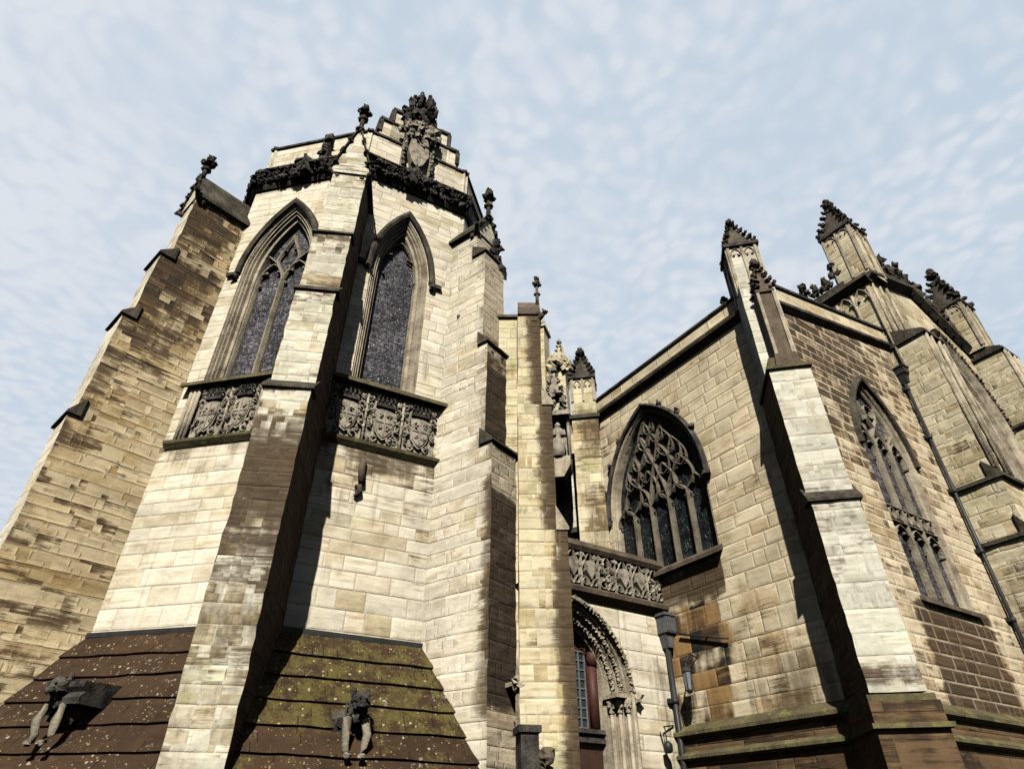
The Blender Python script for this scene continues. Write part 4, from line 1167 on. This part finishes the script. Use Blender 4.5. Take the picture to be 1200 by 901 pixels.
for off, dd in ((.02, .1), (.14, -.09), (.245, -.21)):
    pp = DA.pts(off, 22)
    for i in range(2, len(pp) - 2):
        mb.lump(PW.P(pp[i][0], dd, pp[i][1]), .042, (1, 1, 1), .8)
dw = mb.build('doorway', 'mould', porch, label='deep moulded arch with carved leaf bands')
# nook shafts and capitals
for s in (-1, 1):
    for off, dd in ((.09, .0), (.19, -.12), (.29, -.24)):
        u = DA.uc + s * (1.28 - off); mb = MB()
        mb.tube([PW.P(u, dd, 0), PW.P(u, dd, 3.45)], .036, 8)
        mb.lathe(PW.P(u, dd, 3.45), [(.045, 0), (.055, .03), (.045, .06), (.075, .15), (.09, .18), (.09, .26)], 9)
        for k in range(5): mb.lump(PW.P(u, dd, 3.58) + Vector((math.cos(k * 1.26), math.sin(k * 1.26), 0)) * .06, .035, (1, 1, 1), .7)
        mb.build('nook_shaft', 'mould', dw)
    mb = MB(); u = DA.uc + s * 1.1; mb.box(PW, u - .22, u + .22, -.35, .07, 3.70, 3.77)
    mb.lump(PW.P(DA.uc + s * 1.36, .12, 3.72), .09, (1, 1, 1.1), .5); mb.build('impost', 'mould', dw)
# door leaf
mb = MB(); dd = -.50
mb.box(PW, DA.uc - .92, DA.uc + .92, dd - .06, dd, 0, 3.0)
for k in range(11): mb.box(PW, DA.uc - .9 + k * .165, DA.uc - .9 + k * .165 + .012, dd, dd + .012, .1, 2.9)
door = mb.build('door', 'oak', porch)
mb = MB(); mb.box(PW, DA.uc - .93, DA.uc + .93, dd - .05, dd + .10, 2.98, 3.06); mb.box(PW, DA.uc - .93, DA.uc + .93, dd - .05, dd + .12, 3.13, 3.20); mb.box(PW, DA.uc - .92, DA.uc + .92, dd - .05, dd + .05, 3.06, 3.13)
mb.build('transom', 'blackstone', door)
mb = MB()
pts = DA.pts(.34, 12); pts = [(u, z) for u, z in pts if z > 3.2]; pts = [(pts[0][0], 3.2)] + pts + [(pts[-1][0], 3.2)]
mb.prism(PW, pts, dd - .09, dd - .03); mb.build('fanlight', 'redlining', door, label='red panel over the door')
mb = MB()
mb.box(PW, DA.uc + .02, DA.uc + .60, dd - .03, dd - .01, 3.22, 4.55); mb.build('pane', 'doorglass', door)
mb = MB()
for i in range(5): mb.box(PW, DA.uc + .02 + i * .145 - .012, DA.uc + .02 + i * .145 + .012, dd - .01, dd + .02, 3.22, 4.55)
for i in range(9): mb.box(PW, DA.uc + .02, DA.uc + .60, dd - .01, dd + .018, 3.22 + i * .166 - .012, 3.22 + i * .166 + .012)
mb.build('glazing_bars', 'gridlead', door)
mb = MB(); 
for k in range(10):
    a = k * 18; mb.lump(PW.P(DA.uc + .31 + .3 * math.cos(rad(a)), dd, 4.55 + .25 * math.sin(rad(a))), .06, (1, 1, 1), .6)
mb.tube([PW.P(DA.uc + .77, dd + .02, 3.22), PW.P(DA.uc + .77, dd + .02, 4.3)], .1, 8); mb.lathe(PW.P(DA.uc + .77, dd + .05, 4.3), [(.1, 0), (.13, .15), (.09, .35), (.02, .45)], 8)
mb.build('door_carving', 'redlining', door)
# balustrade
mb = MB()
mb.profile(PW, [(-.1, 5.38), (.04, 5.38), (.16, 5.50), (.18, 5.58), (.05, 5.66), (-.1, 5.66)], PU0, -.02)
mb.profile(PW, [(-.2, 6.36), (.10, 6.36), (.16, 6.44), (.14, 6.55), (-.05, 6.62), (-.2, 6.55)], PU0, -.02)
bl = mb.build('balustrade', 'brownstone', porch)
mb = MB(); 
mb.box(PW, PU0, -.02, -.25, -.12, 5.6, 6.4); mb.build('backing', 'blackstone', bl)
mb = MB(); n = 6; wdt = (-.02 - PU0) / n
for i in range(n):
    c = PU0 + wdt * (i + .5)
    bar2(mb, PW, [(c - wdt / 2, 5.62), (c - wdt / 2, 6.4)], .06, .09, .14)
    for x in (-.5, .5):
        bar2(mb, PW, ring((c + x * wdt * .5, 5.76), .075, n=10), .035, .08, .1)
    if i % 3 != 2:
        hw = wdt * .26
        mb.prism(PW, [(c - hw, 6.16), (c, 6.2), (c + hw, 6.16), (c + hw, 5.98), (c, 5.80), (c - hw, 5.98)], -.02, .11)
    else:
        for k in range(6): mb.lump(PW.P(c + rnd.uniform(-.12, .12), .05, 6.0 + rnd.uniform(-.15, .15)), .06, (1, 1, 1.2), .7)
    for k in (-1, 1):
        bar2(mb, PW, bez((c + k * wdt * .5, 6.02), (c + k * wdt * .3, 6.1), (c + k * wdt * .2, 6.3), (c, 6.36)), .04, .08, .1)
        bar2(mb, PW, bez((c + k * wdt * .46, 5.85), (c + k * wdt * .2, 5.9), (c + k * wdt * .15, 5.7), (c, 5.66)), .035, .08, .1)
        mb.lump(PW.P(c + k * wdt * .36, .06, 6.28), .05, (1, 1, 1), .7)
mb.build('tracery', 'carve', bl)
mb = MB(); mb.face([PW.P(PU0 - .8, 0, 5.6), PW.P(0, 0, 5.6), PW.P(0, -2.5, 5.6), PW.P(PU0 - .8, -2.5, 5.6)]); mb.build('roof', 'leadgrey', porch)

# ------------------------------------------------------------------ stair turret behind the porch
TU = Fr(LF.P(-5.95, .2, 0).xy, 190.)
tur = thing('stair_turret', (TU.o.x, TU.o.y, 0), 'narrow pale stair turret with a dark crocketed spirelet, behind the porch', 'turret')
mb = MB(); shaftbox(mb, TU, .36, .36, 4.5, 11.6, fn=lambda x, y: (.05 + .3 * abs(math.sin(y * 9)) * (x > .4), 0)); mb.build('shaft', 'pier', tur, jit=.01)
mb = MB(); mb.box(TU, -.42, .42, -.42, .42, 11.1, 11.25, dz=.04); mb.build('cornice', 'sootmould', tur)
big_pinnacle(tur, TU, .33, 11.6, 12.5, .95, 'pier', .09, 2, 5)
TB = Fr((1.75, 16.0), 205.)
mb = MB(); wall(mb, TB, -1.8, 1.1, 4.5, 10.6, fn=lambda u, z: (.02, 0), dz=.4)
mb.quad(TB.P(1.1, 0, 4.5), TB.P(1.1, -2, 4.5), TB.P(1.1, -2, 10.6), TB.P(1.1, 0, 10.6), 1, 8)
mb.quad(TB.P(-1.8, -2, 10.6), TB.P(1.1, -2, 10.6), TB.P(1.1, 0, 10.6), TB.P(-1.8, 0, 10.6))
back_w = mb.build('rear_wall', 'ediag', tur)
mb = MB()
mb.box(TB, -1.8, 1.2, -.1, .12, 10.5, 10.65, dz=.04); mb.build('cornice', 'blackstone', back_w)
mb = MB(); mb.box(TB, -1.8, 1.2, -.1, .16, 8.2, 8.4, dz=.06); mb.build('ledge', 'blackstone', back_w)
for q in ((.1, .42, 9.3, 9.75), (.5, .85, 8.55, 9.05)): mb = MB(); mb.box(TB, q[0], q[1], -.05, .02, q[2], q[3]); mb.build('slit_window', 'glassdark', back_w)

# ------------------------------------------------------------------ statue in canopied niche on the pier flank
def figure(mb, c, h, az=180):
    f = Fr((c[0], c[1]), az); z = c[2]
    P = lambda u, d, zz: f.P(u * h, d * h, z + zz * h)
    mb.lathe(P(0, 0, 0), [(.17 * h, 0), (.15 * h, .2 * h), (.125 * h, .45 * h), (.135 * h, .6 * h), (.15 * h, .76 * h), (.10 * h, .82 * h), (.045 * h, .85 * h)], 10)
    mb.lump(P(0, .01, .91), .075 * h, (1, 1, 1.2), .1, n=9, m=7)
    for s in (-1, 1):
        mb.tube([P(s * .14, 0, .78), P(s * .17, .05, .62), P(s * .05, .14, .58)], .045 * h, 6, r2=.03 * h)
    for k in range(7):
        a = -1.2 + k * .4; mb.tube([P(.15 * math.sin(a), .12 * math.cos(a), .05), P(.12 * math.sin(a), .1 * math.cos(a), .55)], .018 * h, 5)
st = thing('niche_statue', (1.25, 14.6, 8.2), 'weathered statue standing in a canopied niche, high between the pier and the turret', 'statue')
mb = MB(); figure(mb, (1.25, 14.6, 9.75), 1.1); mb.build('figure', 'carve', st)
NF = Fr((1.25, 14.8), 190.)
mb = MB(); mb.prism(NF, [(-.15, 9.15), (.15, 9.15), (.34, 9.5), (.34, 9.75), (-.34, 9.75), (-.34, 9.5)], -.25, .3); mb.build('corbel', 'mould', st, jit=.01)
mb = MB()
mb.box(NF, -.34, .34, -.35, -.2, 9.75, 11.3)
for s in (-1, 1): mb.tube([NF.P(s * .32, .1, 9.75), NF.P(s * .32, .1, 11.2)], .045, 6)
for i in range(34):
    a = rnd.uniform(0, 6.28); k = rnd.random(); mb.lump(NF.P(.36 * math.cos(a) * (1 - k * .6), .3 * math.sin(a) * (1 - k * .6), 11.1 + k * 1.0), rnd.uniform(.06, .12), (1, 1, 1.3), .7)
mb.box(NF, -.38, .38, -.3, .32, 11.05, 11.2)
spire(mb, NF, .2, 11.9, .8, 3, .06); mb.build('canopy', 'carve', st, jit=.015)

# distant crown steeple
cs_ = thing('crown_steeple', (3.1, 40, 0), 'distant pale crown steeple peeping out between the pier and the turret', 'steeple')
def spirelet(mb, x, y, w, z0, z1, h):
    f = Fr((x, y), 200); shaftbox(mb, f, w, w, z0, z1); mb.box(f, -w - .15, w + .15, -w - .15, w + .15, z1, z1 + .25)
    for sx_ in (-1, 1):
        for sy_ in (-1, 1): mb.tube([f.P(sx_ * w, sy_ * w, z1), f.P(sx_ * w, sy_ * w, z1 + 1.3)], .16, 5, r2=.04)
    spire(mb, f, w * .7, z1 + .25, h, 4, .14)
mb = MB()
mb.quad(Vector((-2, 40, 0)), Vector((8, 40, 0)), Vector((8, 40, 26)), Vector((-2, 40, 26)), 4, 6)
mb.quad(Vector((8, 40, 0)), Vector((8, 50, 0)), Vector((8, 50, 26)), Vector((8, 40, 26)), 4, 6)
mb.build('tower', 'pier', cs_)
mb = MB(); spirelet(mb, 2.2, 40.5, .75, 26, 36.2, 1.2); mb.build('pinnacle', 'pier', cs_)
mb = MB(); spirelet(mb, 4.0, 41, .5, 26, 33.2, 2.0); mb.build('pinnacle', 'pier', cs_)
mb = MB()
for s in range(9):
    a = s / 8; mb.lump(Vector((2.6 + a * 2.4, 40.2, 31 + 2.2 * math.sin(a * 3))), .45, (1, 1, 1.4), .6)
mb.build('flying_arch', 'pier', cs_)

# ------------------------------------------------------------------ drainpipes
def pipe(name, fr, u, d, z0, z1, label, r=.055, hop=True, gothic=False):
    o = thing(name, tuple(fr.P(u, d, z0)), label, 'drainpipe', 'cast iron drainpipes on the church walls')
    mb = MB(); mb.tube([fr.P(u, d + .09, z0), fr.P(u, d + .09, z1)], r, 10); mb.build('pipe', 'iron', o)
    z = z0 + .8
    while z < z1 - .3:
        mb = MB(); mb.lathe(fr.P(u, d + .09, z), [(r * 1.35, 0), (r * 1.35, .09)], 10); mb.box(fr, u - .13, u + .13, d, d + .07, z + .01, z + .09); mb.build('bracket', 'iron', o); z += 1.45
    mb = MB(); w = .12 if gothic else .10
    mb.prism(fr, [(u - r, z1 - .28), (u + r, z1 - .28), (u + w, z1), (u - w, z1)], d, d + .2)
    mb.box(fr, u - w - .02, u + w + .02, d, d + .26, z1, z1 + (.34 if gothic else .18)); mb.box(fr, u - w - .05, u + w + .05, d, d + .29, z1 + (.34 if gothic else .18), z1 + (.39 if gothic else .22))
    if gothic:
        for k in range(5): mb.box(fr, u - w + k * .06 - .012, u - w + k * .06 + .012, d + .26, d + .285, z1 + .03, z1 + .31)
    mb.build('hopper', 'leadgrey' if gothic else 'iron', o)
    return o
pipe('drainpipe', PW, -.16, .02, 0, 5.0, 'dark drainpipe with a grey panelled hopper in the corner right of the porch door', gothic=True)
pipe('drainpipe', RF, 5.62, .0, 0, 11.45, 'long black drainpipe running down beside the tall right-hand window', r=.042)

# ------------------------------------------------------------------ lantern, rail, small fittings
o = thing('wall_lantern', tuple(LF.P(-3.45, .3, 3.7)), 'small black lantern on a bracket on the ochre stained wall under the big dark window', 'lantern')
mb = MB(); f = LF.at(-3.45, .34)
mb.lathe(f.P(0, 0, 4.16), [(.11, 0), (.06, .07), (.02, .10), (.02, .15)], 6, sm=False); mb.lathe(f.P(0, 0, 3.82), [(.03, -.04), (.07, 0), (.075, .02)], 6, sm=False)
for k in range(6):
    a = k * math.pi / 3; v = Vector((math.cos(a), math.sin(a), 0)); mb.tube([f.P(0, 0, 3.83) + v * .07, f.P(0, 0, 4.17) + v * .095], .009, 4)
mb.build('lantern_frame', 'iron', o)
mb = MB(); mb.lathe(f.P(0, 0, 3.84), [(.06, 0), (.085, .32)], 6, sm=False); mb.build('lantern_glass', 'flash', o)
mb = MB(); mb.tube([LF.P(-3.45, 0, 4.45), LF.P(-3.45, .2, 4.5), LF.P(-3.45, .34, 4.31)], .014, 6); mb.build('bracket', 'iron', o)
o = MB(); o.tube([LF.P(-3.75, .06, 4.95), LF.P(-2.55, .07, 4.62)], .022, 6); o.tube([LF.P(-3.1, .0, 4.76), LF.P(-3.1, .07, 4.78)], .02, 6)
tag(o.build('iron_bar', 'iron'), 'short black iron bar fixed across the stained stones above the lantern', 'iron bar')
o = thing('security_lamp', tuple(PW.P(-.62, .1, 3.0)), 'small dark round lamp on a thin arm beside the doorway', 'lamp')
mb = MB(); mb.lathe(PW.P(-.62, .22, 2.93), [(.03, -.1), (.085, -.06), (.085, .05), (.03, .1)], 9); mb.build('lamp_head', 'iron', o)
mb = MB(); mb.tube([PW.P(-.62, .2, 3.0), PW.P(-.62, .2, 3.22), PW.P(-.55, .1, 3.28), PW.P(-.2, .02, 3.33)], .013, 6); mb.build('arm', 'iron', o)
mb = MB(); mb.tube([PW.P(-.6, .04, 3.2), PW.P(-.52, .04, 2.9), PW.P(-.40, .04, 2.6), PW.P(-.36, .04, .0)], .012, 5)
tag(mb.build('cable', 'iron'), 'thin black cable running down the porch wall from the small lamp', 'cable')

# ------------------------------------------------------------------ carved beasts on the sloping roof
def roof_beast(F, u, dd, z, label, hood):
    f = Fr(F.P(u, dd, 0).xy, F.n)
    o = thing('stone_beast', tuple(f.P(0, 0, z)), label, 'gargoyle', 'carved beasts on the stone slab roof')
    mb = MB()
    mb.box(f, -.14, .14, -.9, .05, z - .05, z + .28)
    mb.tube([f.P(0, -.3, z + .2), f.P(0, .1, z + .26), f.P(0, .3, z + .32)], .17, 9, r2=.13)
    for s in (-1, 1):
        mb.lump(f.P(s * .14, .05, z + .16), .15, (1, 1, 1.2), .35, n=9, m=7)
        for k in range(5): mb.tube([f.P(s * .10, .1, z + .32), f.P(s * (.2 + .03 * k), -.02 - .05 * k, z + .12 - .07 * k)], .05, 6, r2=.02)
    for k in range(9): mb.lump(f.P(.12 * math.sin(k), .3 + .05 * math.cos(k * 2), z + .22 + .03 * k), .07, (1, 1, 1.2), .6)
    if hood:
        mb.profile(f.at(.16, 0), [(-.5, z + .2), (.35, z + .2), (.38, z + .28), (.30, z + .36), (.36, z + .42), (.36, z + .5), (-.6, z + .56)], -.14, .24)
    mb.build('body', 'blackstone', o, jit=.01)
    mb = MB(); mb.lump(f.P(0, .40, z + .42), .14, (1, 1, 1), .3, n=10, m=8); mb.lump(f.P(0, .52, z + .36), .08, (1, 1, .8), .2, n=8, m=6)
    for s in (-1, 1): mb.lump(f.P(s * .11, .36, z + .54), .05, (1, 1, 1.5), .3); mb.lump(f.P(s * .05, .53, z + .46), .022, rough=0)
    mb.build('head', 'blackstone', o)
    for s in (-1, 1):
        mb = MB(); mb.tube([f.P(s * .13, .30, z + .18), f.P(s * .17, .40, z - .02), f.P(s * .14, .36, z - .18), f.P(s * .11, .40, z - .28)], .075, 8, r2=.045)
        mb.lump(f.P(s * .11, .45, z - .30), .06, (1, 1, .7), .3)
        mb.build('foreleg', 'trac', o, jit=.01)
    return o
roof_beast(F1, 1.32, 1.1, 2.95, 'pale-legged carved beast under a dark stone hood on the brown roof at bottom left', True)
roof_beast(F2, 1.60, 1.0, 2.85, 'crouching carved beast with two pale forelegs on the mossy roof below the centre', False)
# beast on pedestal at the foot of the pier
o = thing('pedestal_beast', (.3, 11.1, 0), 'seated stone beast on a dark square pedestal at the foot of the yellowed pier', 'statue')
f = Fr((.30, 11.12), 170.)
mb = MB(); mb.box(f, -.2, .2, -.35, .2, 0, 1.95); mb.box(f, -.24, .12, -.3, .24, 2.9, 3.0); mb.box(f, -.2, .08, -.25, .2, 2.2, 2.9); mb.build('pedestal', 'blackstone', o)
mb = MB(); q = f.at(.18, .1)
mb.tube([q.P(0, -.1, 1.95), q.P(0, -.05, 2.2), q.P(.02, .05, 2.45)], .17, 9, r2=.11); mb.lump(q.P(.02, .1, 2.58), .12, (1, 1, 1.1), .3, n=9, m=7); mb.lump(q.P(.02, .2, 2.53), .07)
for s in (-1, 1): mb.tube([q.P(s * .09, .1, 2.3), q.P(s * .1, .2, 1.97)], .045, 7); mb.lump(q.P(s * .15, -.02, 2.05), .12)
mb.build('beast', 'brownstone', o)
